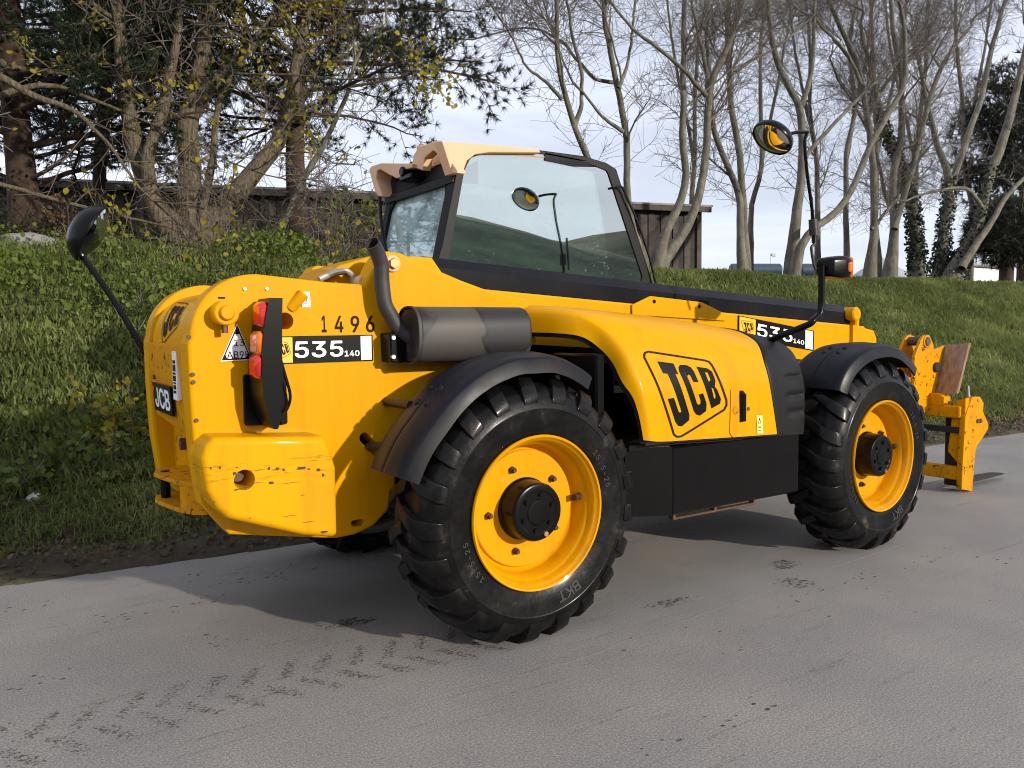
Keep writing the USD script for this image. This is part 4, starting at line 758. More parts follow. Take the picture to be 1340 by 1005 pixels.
# --- mirrors and lamp
def convex_mirror(name, c, n, up, rad, half=None):
    """dished black back, rim, bulging mirror glass; n is the way the glass looks"""
    n = np.asarray(n, float)/np.linalg.norm(n); M = trimesh.geometry.align_vectors([0, 0, 1], n); M[:3, 3] = c
    t = np.linspace(0, 1, 12)
    rv = lambda pr: trimesh.creation.revolve(np.array(pr), sections=48)
    gl = rv([(0, .055*rad/.16)]+[(rad*.95*a, .055*rad/.16*(1-a*a)) for a in t[1:]]); gl.faces = gl.faces[:, ::-1] if gl.face_normals[0][2] < 0 else gl.faces
    bk = rv([(rad*.93, .002), (rad*1.0, .006), (rad*1.03, -.006), (rad*.98, -.03), (rad*.8, -.07*rad/.16), (rad*.45, -.10*rad/.16), (0.0, -.108*rad/.16)])
    for q in (gl, bk): q.apply_transform(M)
    h = thing(name, None, None, parent=str(T.GetPath()))
    obj('back_shell', bk, gloss_black, h, 35); obj('mirror_glass', gl, mirror_mat, h, True); return h
lc = at(121, 306, 1, .85)
mh = convex_mirror('mirror', lc, (.76, -.18, -.42), None, .165)
ends = [at(190, 462, 1, .62), at(150, 395, 1, .75), at(96, 320, 1, .88)]
obj('arm', [pipe(ends, .017, 10), pipe([at(96, 321, 1, .88), at(103, 314, 1, .88), at(115, 312, 1, .86)], .022, 8)], gloss_black, mh)
ym = -1.10
rc = at(1010, 182, 1, ym)
mh2 = convex_mirror('mirror', rc, (-.62, .14, -.78), None, .118)
obj('arm', pipe([at(1031, 176, 1, ym), at(1045, 173, 1, ym), at(1057, 173, 1, ym), at(1053, 185, 1, ym), at(1055, 215, 1, ym), at(1064, 290, 1, ym), at(1065, 318, 1, ym)], .010, 9, 60), gloss_black, mh2)
obj('clamp', [cyl(at(1064, 287, 1, ym), at(1065, 308, 1, ym), .026, n=14), cyl(at(1062, 258, 1, ym+.03), at(1064, 318, 1, ym+.03), .009, n=10)], dark_metal, mh2)
obj('lower_rod', pipe([at(1066, 310, 1, ym), at(1066, 318, 1, ym), at(1062, 324, 1, ym), at(1065, 345, 1, ym), at(1067, 352, 1, ym)], .009, 8), dark_metal, mh2)
obj('lamp_bracket', pipe([at(1000, 449, 1, -.80), at(1020, 440, 1, -.92), at(1045, 430, 1, -1.02), at(1063, 421, 1, ym), at(1073, 410, 1, ym), at(1075, 395, 1, ym), at(1075, 348, 1, ym)], .020, 12, 60), gloss_black, T)
wl_ = thing('driving_lamp', None, None, parent=str(T.GetPath()))
lc = at(1090, 350, 1, ym)
sph = trimesh.creation.icosphere(3, 1.0).vertices; sph = np.sign(sph)*np.abs(sph)**.45
obj('housing', hull(lc+sph*[.092, .085, .068]*np.where(sph[:, :1] < 0, [1, .8, .9], [1, 1, 1])), gloss_black, wl_, 40)
obj('lens', rbox(lc[0]+.03, lc[0]+.075, lc[1]-.092, lc[1]-.07, lc[2]-.03, lc[2]+.026, .008), amber_lens, wl_)
obj('front_glass', rbox(lc[0]+.075, lc[0]+.098, lc[1]-.078, lc[1]+.078, lc[2]-.066, lc[2]+.060, .010), amber_lens, wl_)

# ------------------------------------------------------------------ trees
bark_grey = mat('grey_bark', {'g': ('geometry', {}), 'mp': ('mapping', {'scale': (5., 5., 2.4)}), 'n': ('noise_texture', {'scale': 1.0, 'detail': 9., 'roughness': .72}),
    'r': ('rgb_ramp', {'ramp': [(.3, (.065, .054, .040)), (.5, (.125, .114, .088)), (.7, (.21, .195, .155))]}), 'b': ('bump', {'strength': .6, 'distance': .03}), 'p': ('principled_bsdf', {'roughness': .85, 'specular_ior_level': .2})},
    [('g.position', 'mp.vector'), ('mp.vector', 'n.vector'), ('n.fac', 'r.fac'), ('r.color', 'p.base_color'), ('n.fac', 'b.height'), ('b.normal', 'p.normal')])
bark_brown = mat('brown_rough_bark', {'g': ('geometry', {}), 'mp': ('mapping', {'scale': (14., 14., 2.6)}), 'n': ('noise_texture', {'scale': 2.6, 'detail': 7., 'roughness': .7}),
    'r': ('rgb_ramp', {'ramp': [(.3, (.045, .034, .023)), (.5, (.135, .105, .070)), (.7, (.24, .20, .14))]}), 'b': ('bump', {'strength': 1., 'distance': .05}), 'p': ('principled_bsdf', {'roughness': .9, 'specular_ior_level': .15})},
    [('g.position', 'mp.vector'), ('mp.vector', 'n.vector'), ('n.fac', 'r.fac'), ('r.color', 'p.base_color'), ('n.fac', 'b.height'), ('b.normal', 'p.normal')])
bark_pine = flat('dark_pine_bark', (.040, .022, .014), .9, var=.5, scale=9)
twig_mat = flat('twig_bark', (.115, .094, .078), .8, var=.35, scale=3)
twig_dark = flat('dark_twig_bark', (.085, .062, .046), .85, var=.35, scale=3)
def leafy(name, ramp, trans=.35, rough=.55, scale=.7, mixcol=None):
    return mat(name, {'g': ('geometry', {}), 'n': ('white_noise_texture', {'dimensions': '1D'}), 'r': ('rgb_ramp', {'ramp': ramp}), 'd': ('principled_bsdf', {'roughness': rough, 'specular_ior_level': .3}), 't': ('translucent_bsdf', {}), 'm': ('mix_closure', {'fac': trans})},
        [('g.random_per_island', 'r.fac'), ('r.color', 'd.base_color'), ('r.color', 't.color'), ('d.BSDF', 'm.closure1'), ('t.BSDF', 'm.closure2')], surface='m.closure')
leaf_yellow = leafy('yellow_autumn_leaves', [(0, (.30, .25, .02)), (.4, (.46, .38, .04)), (.7, (.26, .28, .045)), (1, (.44, .28, .03))], .45)
leaf_green_y = leafy('green_yellow_leaves', [(0, (.10, .14, .02)), (.4, (.18, .21, .03)), (.65, (.38, .36, .04)), (1, (.52, .42, .04))], .35)
leaf_green = leafy('weed_leaves', [(0, (.095, .115, .035)), (.5, (.165, .18, .055)), (.85, (.28, .265, .09)), (1, (.46, .38, .12))], .3)
needle_mat = leafy('pine_needles', [(0, (.014, .026, .010)), (.5, (.026, .042, .014)), (1, (.050, .062, .020))], .12)
cypress_mat = leafy('evergreen_sprays', [(0, (.040, .044, .030)), (.5, (.085, .088, .062)), (1, (.15, .145, .11))], .15)
ivy_mat = leafy('ivy_leaves', [(0, (.010, .020, .006)), (.6, (.022, .040, .010)), (1, (.05, .07, .02))], .15, .35)
brown_leaf = leafy('dead_leaves', [(0, (.09, .06, .035)), (.4, (.20, .15, .09)), (.7, (.36, .31, .24)), (1, (.60, .56, .50))], .15)

def unit(v): return v/(np.linalg.norm(v, axis=-1, keepdims=True)+1e-12)
def grow(P, R, n_child, rng, length, spread=.9, up=.35, n_pts=6, wiggle=.16, t0=.25, rad=.5, rmin=.003, taper=.25, gravity=0., bias=None):
    """children of N parent polylines (N, n, 3): returns (N * n_child, n_pts, 3), radii"""
    N, n = P.shape[:2]; M = N*n_child
    par = np.repeat(np.arange(N), n_child); t = t0+(1-t0)*rng.random(M)**.8; u = t*(n-1); i = np.minimum(u.astype(int), n-2); f = (u-i)[:, None]
    base = P[par, i]*(1-f)+P[par, i+1]*f; pr = R[par, i]*(1-f[:, 0])+R[par, i+1]*f[:, 0]
    tang = unit(P[par, i+1]-P[par, i]); rnd = rng.normal(size=(M, 3)); perp = unit(rnd-(rnd*tang).sum(1, keepdims=True)*tang)
    d = unit(tang*(1-spread*.5)+perp*spread*(.6+.6*rng.random((M, 1)))+np.array([0, 0, up])+(0 if bias is None else bias))
    L = length*(.45+.85*rng.random(M))*(1.15-.55*t); step = (L/(n_pts-1))[:, None]
    out = np.zeros((M, n_pts, 3)); out[:, 0] = base
    for k in range(1, n_pts):
        d = unit(d+rng.normal(size=(M, 3))*wiggle+np.array([0, 0, up*.16-gravity*k]))
        out[:, k] = out[:, k-1]+d*step
    r0 = np.maximum(pr*rad, rmin); rr = np.maximum(r0[:, None]*np.linspace(1, taper, n_pts)[None], rmin*.7)
    return out, rr
def to_surface(pts, nsample=14):
    return spline(pts, nsample)
def stem(px, widths, yplane, depth_noise=.25, rng=None, flare=1.0, n=22, depth=None):
    """a stem drawn along positions of the photograph on the plane y = yplane, with some real depth added"""
    pts = np.array([at(a, b, 1, yplane+(0 if depth is None else depth[i])) for i, (a, b) in enumerate(px)])
    P = spline(pts, n); d = np.linalg.norm(P-CAM, axis=1) if False else (P-CAM) @ FWD
    wpx = np.interp(np.linspace(0, 1, n), np.linspace(0, 1, len(widths)), widths); R = wpx/2*d/FPX
    R[:3] *= np.array([1+.35*flare, 1+.16*flare, 1+.05*flare])[:3]
    P[0, 2] = min(P[0, 2], float(bank_height(P[0, 0], P[0, 1])))-.12 if flare else P[0, 2]
    rng = rng or RNG; s = np.linspace(0, 1, n)
    wob = np.cumsum(rng.normal(size=(n, 3))*.006, 0)*[1, 2.5, .3]; wob -= wob[0]; P = P+wob
    ex = unit(P[-1]-P[-3]); tipn = 7      # the stem goes on above the picture's edge
    ext = P[-1]+ex*np.linspace(.35, 3.4, tipn)[:, None]+rng.normal(size=(tipn, 3))*.06*np.arange(tipn)[:, None]
    Rx = R[-1]*np.linspace(.94, .25, tipn)
    return np.vstack([P, ext]), np.r_[R, Rx]
def tree(name, label, stems, yplane, seed, bark, twigm, limbs=9, limb_len=2.2, t2=9, t3=5, len2=1.0, len3=.5, up=.45, leaves=None, group=None, extra=None, t0=.30, cat='tree', spread=.9, bias=None, depth2=.0):
    rng = np.random.default_rng(seed); h = thing(name, label, cat, group=group)
    S = [stem(px, w, yplane+dy, rng=rng, flare=fl) for px, w, dy, fl in stems]
    h.GetAttribute('xformOp:translate').Set(Gf.Vec3d(0, 0, 0))
    for P, R in S:
        obj('trunk', tubes(P, R, 12), bark, h, True)
    allP = np.stack([spline(P, 26) for P, R in S]); allR = np.stack([np.interp(np.linspace(0, 1, 26), np.linspace(0, 1, len(R)), R) for P, R in S])
    l1, r1 = grow(allP, allR, limbs, rng, limb_len, spread, up, 9, .13, t0, .38, .010, .3, bias=bias)
    l2, r2 = grow(l1, r1, t2, rng, len2, 1.0, up*.55, 6, .19, .10, .5, .0068, .5)
    l3, r3 = grow(l2, r2, t3, rng, len3, 1.0, up*.3, 4, .24, .10, .7, .0045, .7)
    d0, q0 = grow(allP, allR, limbs*4, rng, len2*1.2, 1.1, up*.6, 6, .18, t0*.7, .12, .0060, .5)
    d1, q1 = grow(d0, q0, t3+2, rng, len3*.9, 1.0, up*.4, 4, .22, .10, .7, .0045, .7)
    obj('limbs', tubes(l1, r1, 6), bark, h, True, kind='stuff')
    obj('twigs', [tubes(l2, r2, 4), tubes(l3, r3, 3), tubes(d0, q0, 4), tubes(d1, q1, 3)], twigm, h, True, kind='stuff')
    if leaves:
        n, size, lm, zmax = leaves; tips = np.concatenate([l3.reshape(-1, 3), l2[:, 2:].reshape(-1, 3), d1.reshape(-1, 3)])
        c = tips[tips[:, 2] < zmax]; wgt = meshkit.noise(c*.9, 5); c = c[wgt > np.quantile(wgt, .45)]; c = c[rng.integers(0, len(c), n)]
        obj('leaves', leaf_cards(c+rng.normal(size=c.shape)*.04, size, rng), lm, h, False, kind='stuff')
    return h
def leaf_cards(c, size, rng, droop=.5):
    """pointed six-cornered leaves"""
    n = len(c); a = unit(rng.normal(size=(n, 3))-[0, 0, droop]); b = unit(np.cross(a, rng.normal(size=(n, 3)))); s = size*(.6+.8*rng.random((n, 1))); nn = np.cross(a, b)
    prof = [(0, 0, 0), (.35, .38, .06), (.75, .30, .05), (1.05, 0, -.08), (.75, -.30, .05), (.35, -.38, .06)]
    V = np.stack([c+a*s*u+b*s*w+nn*s*k for u, w, k in prof], 1); f = np.array([[0, 1, 5], [1, 2, 5], [2, 4, 5], [2, 3, 4]])
    return trimesh.Trimesh(V.reshape(-1, 3), (f[None]+6*np.arange(n)[:, None, None]).reshape(-1, 3), process=False)
def needle_clumps(c, rng, size, per, width=.012, aim=None):
    """brushes of narrow blades round each centre"""
    n = len(c); C = np.repeat(c, per, 0); d = unit(rng.normal(size=(n*per, 3))+(0 if aim is None else np.repeat(aim, per, 0)*.9)); L = size*(.5+.7*rng.random((n*per, 1)))
    w = unit(np.cross(d, rng.normal(size=d.shape)))*width*(.7+.6*rng.random((n*per, 1)))
    V = np.stack([C-w, C+w, C+d*L], 1); return trimesh.Trimesh(V.reshape(-1, 3), np.arange(3*n*per).reshape(-1, 3), process=False)

YB = 8.0
# the big old tree on the left
big = [([(232, 318), (215, 285), (198, 258), (186, 215), (176, 170), (166, 120), (160, 70), (153, 0)], [46, 30, 24, 22, 20, 18, 16, 15], -.15, 1),
       ([(222, 300), (196, 254), (192, 215), (203, 172), (211, 142), (217, 105), (224, 70), (233, 0)], [30, 20, 17, 15, 14, 12, 10, 9], -.35, 0),
       ([(246, 318), (247, 270), (247, 230), (244, 180), (247, 150), (259, 105), (263, 60), (272, 0)], [62, 34, 29, 28, 27, 22, 19, 17], 0., 1),
       ([(247, 160), (262, 130), (290, 97), (322, 66), (352, 36), (380, 0)], [20, 17, 15, 14, 13, 12], .0, 0),
       ([(258, 316), (275, 288), (302, 262), (338, 219), (362, 188), (377, 140), (388, 80), (402, 0)], [50, 30, 25, 21, 19, 17, 15, 13], .25, 1),
       ([(262, 305), (270, 250), (281, 190), (287, 150), (303, 110), (320, 80)], [14, 10, 9, 8, 7, 6], -.25, 0)]
tree('broadleaf_tree', 'big old tree with several stems from one base and some yellow leaves', big, YB, 11, bark_brown, twig_mat, limbs=10, limb_len=2.6, t2=8, t3=6, len2=1.1, len3=.6, up=.12, leaves=(13000, .064, leaf_yellow, 9.5), t0=.32, spread=1.15)
# long bare boughs reaching to the left out of the same crown
tree('leaning_sapling', 'thin pale leaning trunk beside the big old tree', [([(358, 328), (372, 292), (392, 246), (408, 215), (424, 186), (441, 150)], [9, 9, 8.5, 8, 7, 6], 0., .3)], YB-.3, 12, bark_grey, twig_mat, limbs=6, limb_len=1.2, t2=6, t3=3, up=.2, leaves=(160, .055, leaf_yellow, 8), t0=.35)
tree('broadleaf_tree', 'bare branching tree at the left edge of the picture with long low boughs', [([(-60, 320), (-50, 200), (-40, 100), (-30, 0)], [34, 30, 26, 22], 0, 1), ([(-50, 130), (0, 100), (45, 125), (90, 140), (130, 175), (160, 215)], [13, 11, 9, 7, 5, 3.5], -.6, 0), ([(-45, 150), (20, 118), (75, 112), (120, 128), (170, 150)], [12, 9, 7, 5, 3], -.3, 0), ([(-50, 230), (15, 245), (60, 258), (110, 270), (180, 288)], [9, 6, 5, 4, 3], -.4, 0), ([(-40, 60), (30, 90), (80, 95), (130, 70), (170, 40)], [12, 9, 7, 6, 5], .2, 0)],
     YB-.2, 13, bark_brown, twig_mat, limbs=10, limb_len=1.6, t2=7, t3=4, len2=.9, len3=.5, up=.0, leaves=(700, .08, leaf_yellow, 8), t0=.25, spread=1.1)
# row of bare trees on the bank to the right
bare = 'bare grey trees along the top of the bank'
rowt = [
 ('bare tree rising straight behind the cab with a fork halfway', 9.2, [([(822, 352), (795, 270), (772, 212), (750, 161), (737, 115), (729, 67), (726, 0)], [14, 12, 11, 10, 9, 8, 7], 0, 1), ([(752, 165), (761, 121), (757, 85), (746, 45), (740, 0)], [8, 6, 6, 5, 4], .1, 0), ([(735, 130), (715, 105), (690, 80), (672, 45), (655, 20)], [6, 5, 4, 3, 3], -.3, 0)]),
 ('bare tree with a straight trunk at the near end of the dark shed', 9.6, [([(848, 352), (829, 296), (823, 229), (823, 188), (815, 134), (807, 102), (799, 59), (792, 21), (795, -20)], [17, 14, 12, 11, 11, 10, 9, 8, 8], 0, 1), ([(815, 172), (788, 150), (768, 122), (750, 100), (740, 70)], [6, 5, 4, 4, 3], -.4, 0), ([(806, 108), (785, 105), (761, 83), (737, 54), (707, 38), (667, 40)], [6, 5.5, 5, 4, 3, 3], .3, 0), ([(809, 115), (822, 80), (828, 40), (832, 0)], [6, 5, 4, 4], -.2, 0)]),
 ('bare tree forking low into two curved stems in front of the dark shed', 9.4, [([(858, 350), (872, 300), (888, 266), (896, 229), (891, 179), (893, 125), (894, 72), (896, 0)], [20, 15, 13, 12, 11, 10, 9, 8], 0, 1), ([(858, 350), (880, 325), (897, 300), (913, 258), (924, 197), (928, 118), (952, 58), (973, 0)], [20, 16, 14, 13, 12, 11, 9, 8], .2, 1), ([(924, 125), (890, 89), (858, 64), (823, 38), (797, 10)], [7, 6.5, 6, 5, 4], -.3, 0), ([(926, 120), (915, 60), (905, 20), (900, -10)], [7, 6, 5, 4], .3, 0)]),
 ('pair of slim bare stems right of the shed corner', 10.2, [([(972, 354), (966, 300), (962, 251), (945, 213), (931, 168), (928, 120)], [14, 13, 11, 10, 9, 7], 0, 1), ([(975, 354), (972, 270), (966, 190), (957, 143), (953, 64), (955, 0)], [15, 13, 11, 10, 9, 8], .2, 1), ([(955, 100), (985, 78), (1010, 65), (1040, 40)], [6, 5, 4, 3], -.3, 0)]),
 ('bare tree behind the mirror pole with a big limb rising to the right', 10.0, [([(1036, 354), (1042, 290), (1050, 208), (1046, 144), (1030, 110), (1014, 68), (1002, 0)], [20, 17, 14, 13, 11, 9, 7], 0, 1), ([(1038, 345), (1057, 306), (1093, 276), (1119, 234), (1134, 193), (1161, 144), (1180, 102), (1180, 38), (1168, -10)], [13, 12, 11, 10, 10, 9, 8, 7, 5], -.5, .4), ([(1046, 148), (1063, 76), (1066, 15), (1072, -20)], [8, 7, 6, 5], .3, 0), ([(1050, 210), (1085, 170), (1125, 128), (1160, 95)], [7, 6, 5, 4], .4, 0)]),
 ('slender bare tree left of the pale mound on the skyline', 10.8, [([(1137, 362), (1144, 302), (1142, 242), (1132, 151), (1123, 95), (1098, 38), (1081, 0)], [16, 12, 11, 10, 9, 8, 6], 0, 1), ([(1140, 300), (1152, 285), (1158, 278)], [5, 5, 5], 0, 0), ([(1133, 160), (1155, 120), (1190, 80), (1220, 50)], [7, 6, 5, 4], .3, 0), ([(1126, 110), (1105, 70), (1082, 45)], [6, 5, 4], -.4, 0)]),
 ('bare tree with two stems right of the pale mound', 11.0, [([(1163, 364), (1171, 299), (1168, 242), (1180, 170), (1182, 113), (1174, 49), (1170, 0)], [18, 14, 12, 11, 9, 8, 6], 0, 1), ([(1170, 300), (1186, 250), (1202, 189), (1221, 113), (1263, 45)], [10, 9, 8, 7, 5], -.3, 0), ([(1172, 290), (1160, 250), (1150, 200), (1120, 140)], [7, 6, 5, 4], .4, 0)]),
]
for i, (lab, yp, st_) in enumerate(rowt):
    st_ = [(px, [q*(.95 if k_ == 0 else .80) for k_, q in enumerate(w)], dy, fl) for px, w, dy, fl in st_]
    tree('bare_tree', lab, st_, yp, 30+i, bark_grey, twig_mat, limbs=11, limb_len=2.5, t2=10, t3=7, len2=1.25, len3=.75, up=.42, group=bare, t0=.28)
ivy = [
 ('dark ivy covered trunk between the mound and the evergreen', 11.2, [([(1203, 366), (1196, 290), (1186, 246), (1166, 189), (1150, 140), (1140, 90)], [15, 14, 12, 10, 8, 6], 0, 1)]),
 ('leaning bare tree with ivy round its lower trunk, left of the evergreen', 11.6, [([(1228, 367), (1238, 295), (1244, 242), (1226, 181), (1215, 130), (1205, 80)], [18, 13, 11, 8, 6, 5], 0, 1), ([(1243, 245), (1263, 189), (1282, 140), (1300, 60), (1318, 0)], [9, 8, 7, 6, 5], .2, 0)]),
 ('slanting pale bare tree in front of the evergreen with ivy at its foot', 11.0, [([(1240, 368), (1263, 329), (1282, 283), (1289, 246), (1308, 189), (1327, 125), (1345, 40)], [22, 17, 13, 12, 10, 8, 6], 0, 1), ([(1258, 352), (1290, 300), (1318, 258), (1350, 225)], [11, 8, 6, 5], -.4, 0), ([(1284, 270), (1262, 246), (1232, 248), (1205, 255)], [6, 5, 4, 3], -.5, 0)]),
]
for i, (lab, yp, st_) in enumerate(ivy):
    h = tree('bare_tree', lab, st_, yp, 50+i, bark_grey, twig_mat, limbs=7, limb_len=2.2, t2=8, t3=4, len2=1.1, len3=.6, up=.4, group=bare, t0=.4)
    rng = np.random.default_rng(80+i); pts = []
    for px, w, dy, fl in st_[:1]:
        P, R = stem(px, w, yp+dy, rng=np.random.default_rng(50+i), flare=fl); k = int(len(P)*(.62 if i == 0 else .36))
        for j in range(k):
            n = int(230*(1-.55*j/k)); a = rng.random(n)*2*math.pi; pts.append(P[j]+(P[j+1]-P[j])*rng.random((n, 1))+np.stack([np.cos(a), np.sin(a), 0*a], 1)*(R[j]*1.1+.10*rng.random((n, 1))))
    obj('ivy', leaf_cards(np.vstack(pts), .085, rng), ivy_mat, h, False, kind='stuff')

for i, (bx, tx_, yp) in enumerate(((985, 1003, 15.5), (1072, 1060, 16.5), (1108, 1122, 15.0), (1190, 1212, 17.0), (1150, 1138, 18.0), (1268, 1255, 16.0), (905, 918, 18.5))):
    rg_ = np.random.default_rng(400+i); f_ = [0, .2, .4, .6, .8, 1]; xs_ = [bx+(tx_-bx)*q+rg_.normal()*3.0 for q in f_]
    main = [(x_, 352-352*q) for x_, q in zip(xs_, f_)]; k_ = 2; sd = 1 if rg_.random() < .5 else -1
    st_ = [(main, [8, 7, 6.2, 5.4, 4.6, 3.8], 0, .6), ([main[k_], (main[k_][0]+sd*14, main[k_][1]-70), (main[k_][0]+sd*30, main[k_][1]-150), (main[k_][0]+sd*38, main[k_][1]-215)], [4.8, 4.2, 3.4, 2.6], .2, 0)]
    slab = ('slim bare tree just right of the pair of stems by the shed corner, further back', 'slim bare tree right behind the tall mirror pole and the rising limb', 'slim straight bare tree rising above the driving lamp', 'slim bare tree just left of the dark ivy covered trunk, further back', 'thin far bare tree standing between the two trees at the pale mound', 'slim bare tree rising against the left side of the big evergreen', 'thin far bare tree rising behind the right end of the shed roof')[i]
    tree('slim_bare_tree', slab, st_, yp, 420+i, bark_grey, twig_mat, limbs=13, limb_len=2.3, t2=8, t3=6, len2=1.3, len3=.8, up=.40, group='slim bare trees of the second row', t0=.25)
# pines behind the big tree
def pine(label, px, w, yplane, seed, crown, n_limb, limb_len, z_lo, z_hi, clumps=1, needles=26, gx=1.0):
    rng = np.random.default_rng(seed); h = thing('pine_tree', label, 'tree')
    P, R = stem(px, w, yplane, rng=rng); obj('trunk', tubes(P, R, 12), bark_pine, h, True)
    k = (P[:, 2] > z_lo) & (P[:, 2] < z_hi); idx = np.flatnonzero(k); base = P[idx[rng.integers(0, len(idx), n_limb)]]
    ang = rng.random(n_limb)*2*math.pi; d = np.stack([np.cos(ang)*gx, np.sin(ang), .02+.25*rng.random(n_limb)], 1); L = limb_len*(.5+.6*rng.random(n_limb))
    n = 9; out = np.zeros((n_limb, n, 3)); out[:, 0] = base
    for i in range(1, n):
        d = unit(d+rng.normal(size=d.shape)*.10+[0, 0, .02]); out[:, i] = out[:, i-1]+d*(L/(n-1))[:, None]
    rr = np.linspace(.05, .014, n)[None]*(L/limb_len)[:, None]; obj('limbs', tubes(out, rr, 5), bark_pine, h, True, kind='stuff')
    s2, q2 = grow(out, rr, 9, rng, 1.0, .8, .12, 5, .12, .30, .5, .006, .6)
    s3, q3 = grow(s2, q2, 7, rng, .42, .8, .2, 3, .12, .2, .7, .004, .7)
    obj('twigs', [tubes(s2, q2, 3), tubes(s3, q3, 3)], bark_pine, h, True, kind='stuff')
    c = np.concatenate([s3[:, 1:].reshape(-1, 3), s2[:, 3:].reshape(-1, 3)]); aim = np.concatenate([np.repeat(unit(s3[:, -1]-s3[:, 0]), 2, 0), np.repeat(unit(s2[:, -1]-s2[:, -2]), 2, 0)])
    sel = rng.random(len(c)) < clumps; obj('crown', needle_clumps(c[sel], rng, .145, needles, .0055, aim[sel]*1.7), needle_mat, h, False, kind='stuff')
    return h
pine('dark pine with a broad crown behind the big old tree', [(392, 316), (384, 230), (386, 150), (392, 70), (398, 0)], [30, 26, 22, 19, 17], 9.6, 61, None, 60, 3.6, 4.9, 10.5, .72, 30)
pine('dark pine with a thick trunk at the left edge of the bank', [(38, 312), (26, 220), (18, 120), (10, 0)], [40, 34, 30, 26], 9.4, 62, None, 54, 2.7, 3.6, 9.0, .7, 30)
pine('dark pine seen between the stems of the big old tree', [(128, 312), (130, 200), (140, 90), (150, 0)], [18, 16, 14, 12], 12.5, 63, None, 40, 2.4, 4.6, 9.5, .4, 26)
# big evergreen at the right edge
def evergreen(label, cpx, seed, dist, rx, ry, rz_, n, zbase):
    rng = np.random.default_rng(seed); c = at(*cpx, 1, dist); h = thing('evergreen_tree', label, 'tree')
    obj('trunk', tubes([[c[0], c[1], zbase], [c[0]+.1, c[1], c[2]], [c[0], c[1]+.1, c[2]+rz_*.7]], [.32, .25, .1], 10), bark_pine, h, True)
    u = unit(rng.normal(size=(n, 3))); r_ = rng.random((n, 1))**.35
    p = c+u*r_*[rx, ry, rz_]; k = meshkit.fbm(p*.9, 3, seed) > .47; p = p[k]; u = u[k]
    obj('crown', needle_clumps(p, rng, .40, 14, .022, u+[0, 0, .3]), cypress_mat, h, False, kind='stuff')
    return h
evergreen('big grey green evergreen tree at the right edge of the picture', (1345, 185), 71, 14.5, 3.3, 3.3, 4.2, 6500, 2.5)
evergreen('low dark evergreen under the big one at the right edge', (1318, 305), 72, 13.6, 2.1, 1.6, 1.5, 2300, 2.5)

# ------------------------------------------------------------------ the dark timber shed behind the trees
shed = thing('shed', 'long low dark timber shed with a pale roof behind the trees', 'shed')
A_, B_ = np.array([-3.2, 20.0]), np.array([17.1, 14.2]); dv = (B_-A_)/np.linalg.norm(B_-A_); nv = np.array([-dv[1], dv[0]])
if nv[1] < 0: nv = -nv
Ls = np.linalg.norm(B_-A_); rzs = math.degrees(math.atan2(dv[1], dv[0]))
board_mats = [flat('dark_board_%s' % w, c, .85, var=.4, scale=5) for w, c in (('brown', (.040, .030, .024)), ('black', (.028, .022, .019)), ('grey', (.062, .050, .042)))]
def sp(u, v, z): q = A_+dv*u+nv*v; return (q[0], q[1], z)
def sbox(u0, u1, v0, v1, z0, z1): return hull([sp(u, v, z) for u in (u0, u1) for v in (v0, v1) for z in (z0, z1)])
eave = 5.16
obj('wall', sbox(0, Ls, .05, 6, 2.2, eave), board_mats[1], shed, False)
rs = np.random.default_rng(5); u = .0; k = 0
while u < Ls-.05:
    wd = .20+.03*rs.random(); pr = .0 if k % 2 else .03
    obj('wall_board', sbox(u+.006, min(u+wd-.006, Ls), -.005-pr-.01*rs.random(), .06, 2.2, eave-.06), board_mats[rs.integers(0, 3)], shed, False); u += wd; k += 1
obj('corner_post', sbox(Ls-.02, Ls+.14, -.08, .12, 2.2, eave), board_mats[2], shed)
obj('fascia_board', sbox(-.2, Ls+.35, -.32, -.24, eave-.06, eave+.14), board_mats[2], shed)
roof_m = flat('weathered_sheet_roof', (.22, .20, .18), .8, var=.3, scale=2.)
obj('roof', hull([sp(u_, v_, z_) for u_ in (-.25, Ls+.38) for v_, z_ in ((-.34, eave+.10), (-.34, eave+.16), (6.3, eave+.95), (6.3, eave+1.0))]), roof_m, shed)
# far things on the skyline
def far_at(px, py, dist):
    d = FWD+RIGHT*(px-670)/FPX+UP*(502.5-py)/FPX; return CAM+d*dist
a0, a1, ap = far_at(1106, 372, 150), far_at(1198, 372, 150), far_at(1150, 336, 150)
cm = (a0+a1)/2; rad_ = np.linalg.norm(a1-a0)/2
md = trimesh.creation.cone(radius=rad_*1.12, height=ap[2]-cm[2]+.0, sections=28); md.apply_translation(cm)
mdv = md.subdivide().subdivide().subdivide(); mdv.vertices += (meshkit.fbm(mdv.vertices*.35, 3, 3)[:, None]-.5)*np.array([.8, .8, .5])
obj('spoil_heap', mdv, flat('pale_spoil', (.30, .31, .34), .95, var=.15, scale=.2), smooth=True, kind='structure', label='pale conical heap far behind the trees')
tk = thing('storage_tank', 'row of low blue tanks far behind the bare trees', 'tank')
tb_ = flat('blue_tank_paint', (.03, .055, .09), .5, var=.2)
for p0, p1 in ((955, 1022), (1046, 1078)):
    q0, q1 = far_at(p0, 352, 60), far_at(p1, 352, 60); obj('tank_body', cyl(q0-[0, 0, .1], q1-[0, 0, .1], .50, n=20, bevel=.12), tb_, tk)
lp_ = thing('street_lamp', 'small thin street lamp far away on the skyline', 'lamp')
q = far_at(1009, 360, 70); obj('pole', cyl(q-[0, 0, 1.5], q+[0, 0, 5.4*.32*1.0], .06, n=8), zinc, lp_); q2 = q+[0, 0, 1.75]; obj('lamp_head', rbox(q2[0]-.05, q2[0]+.5, q2[1]-.1, q2[1]+.1, q2[2]-.12, q2[2]+.12, .03), zinc, lp_)
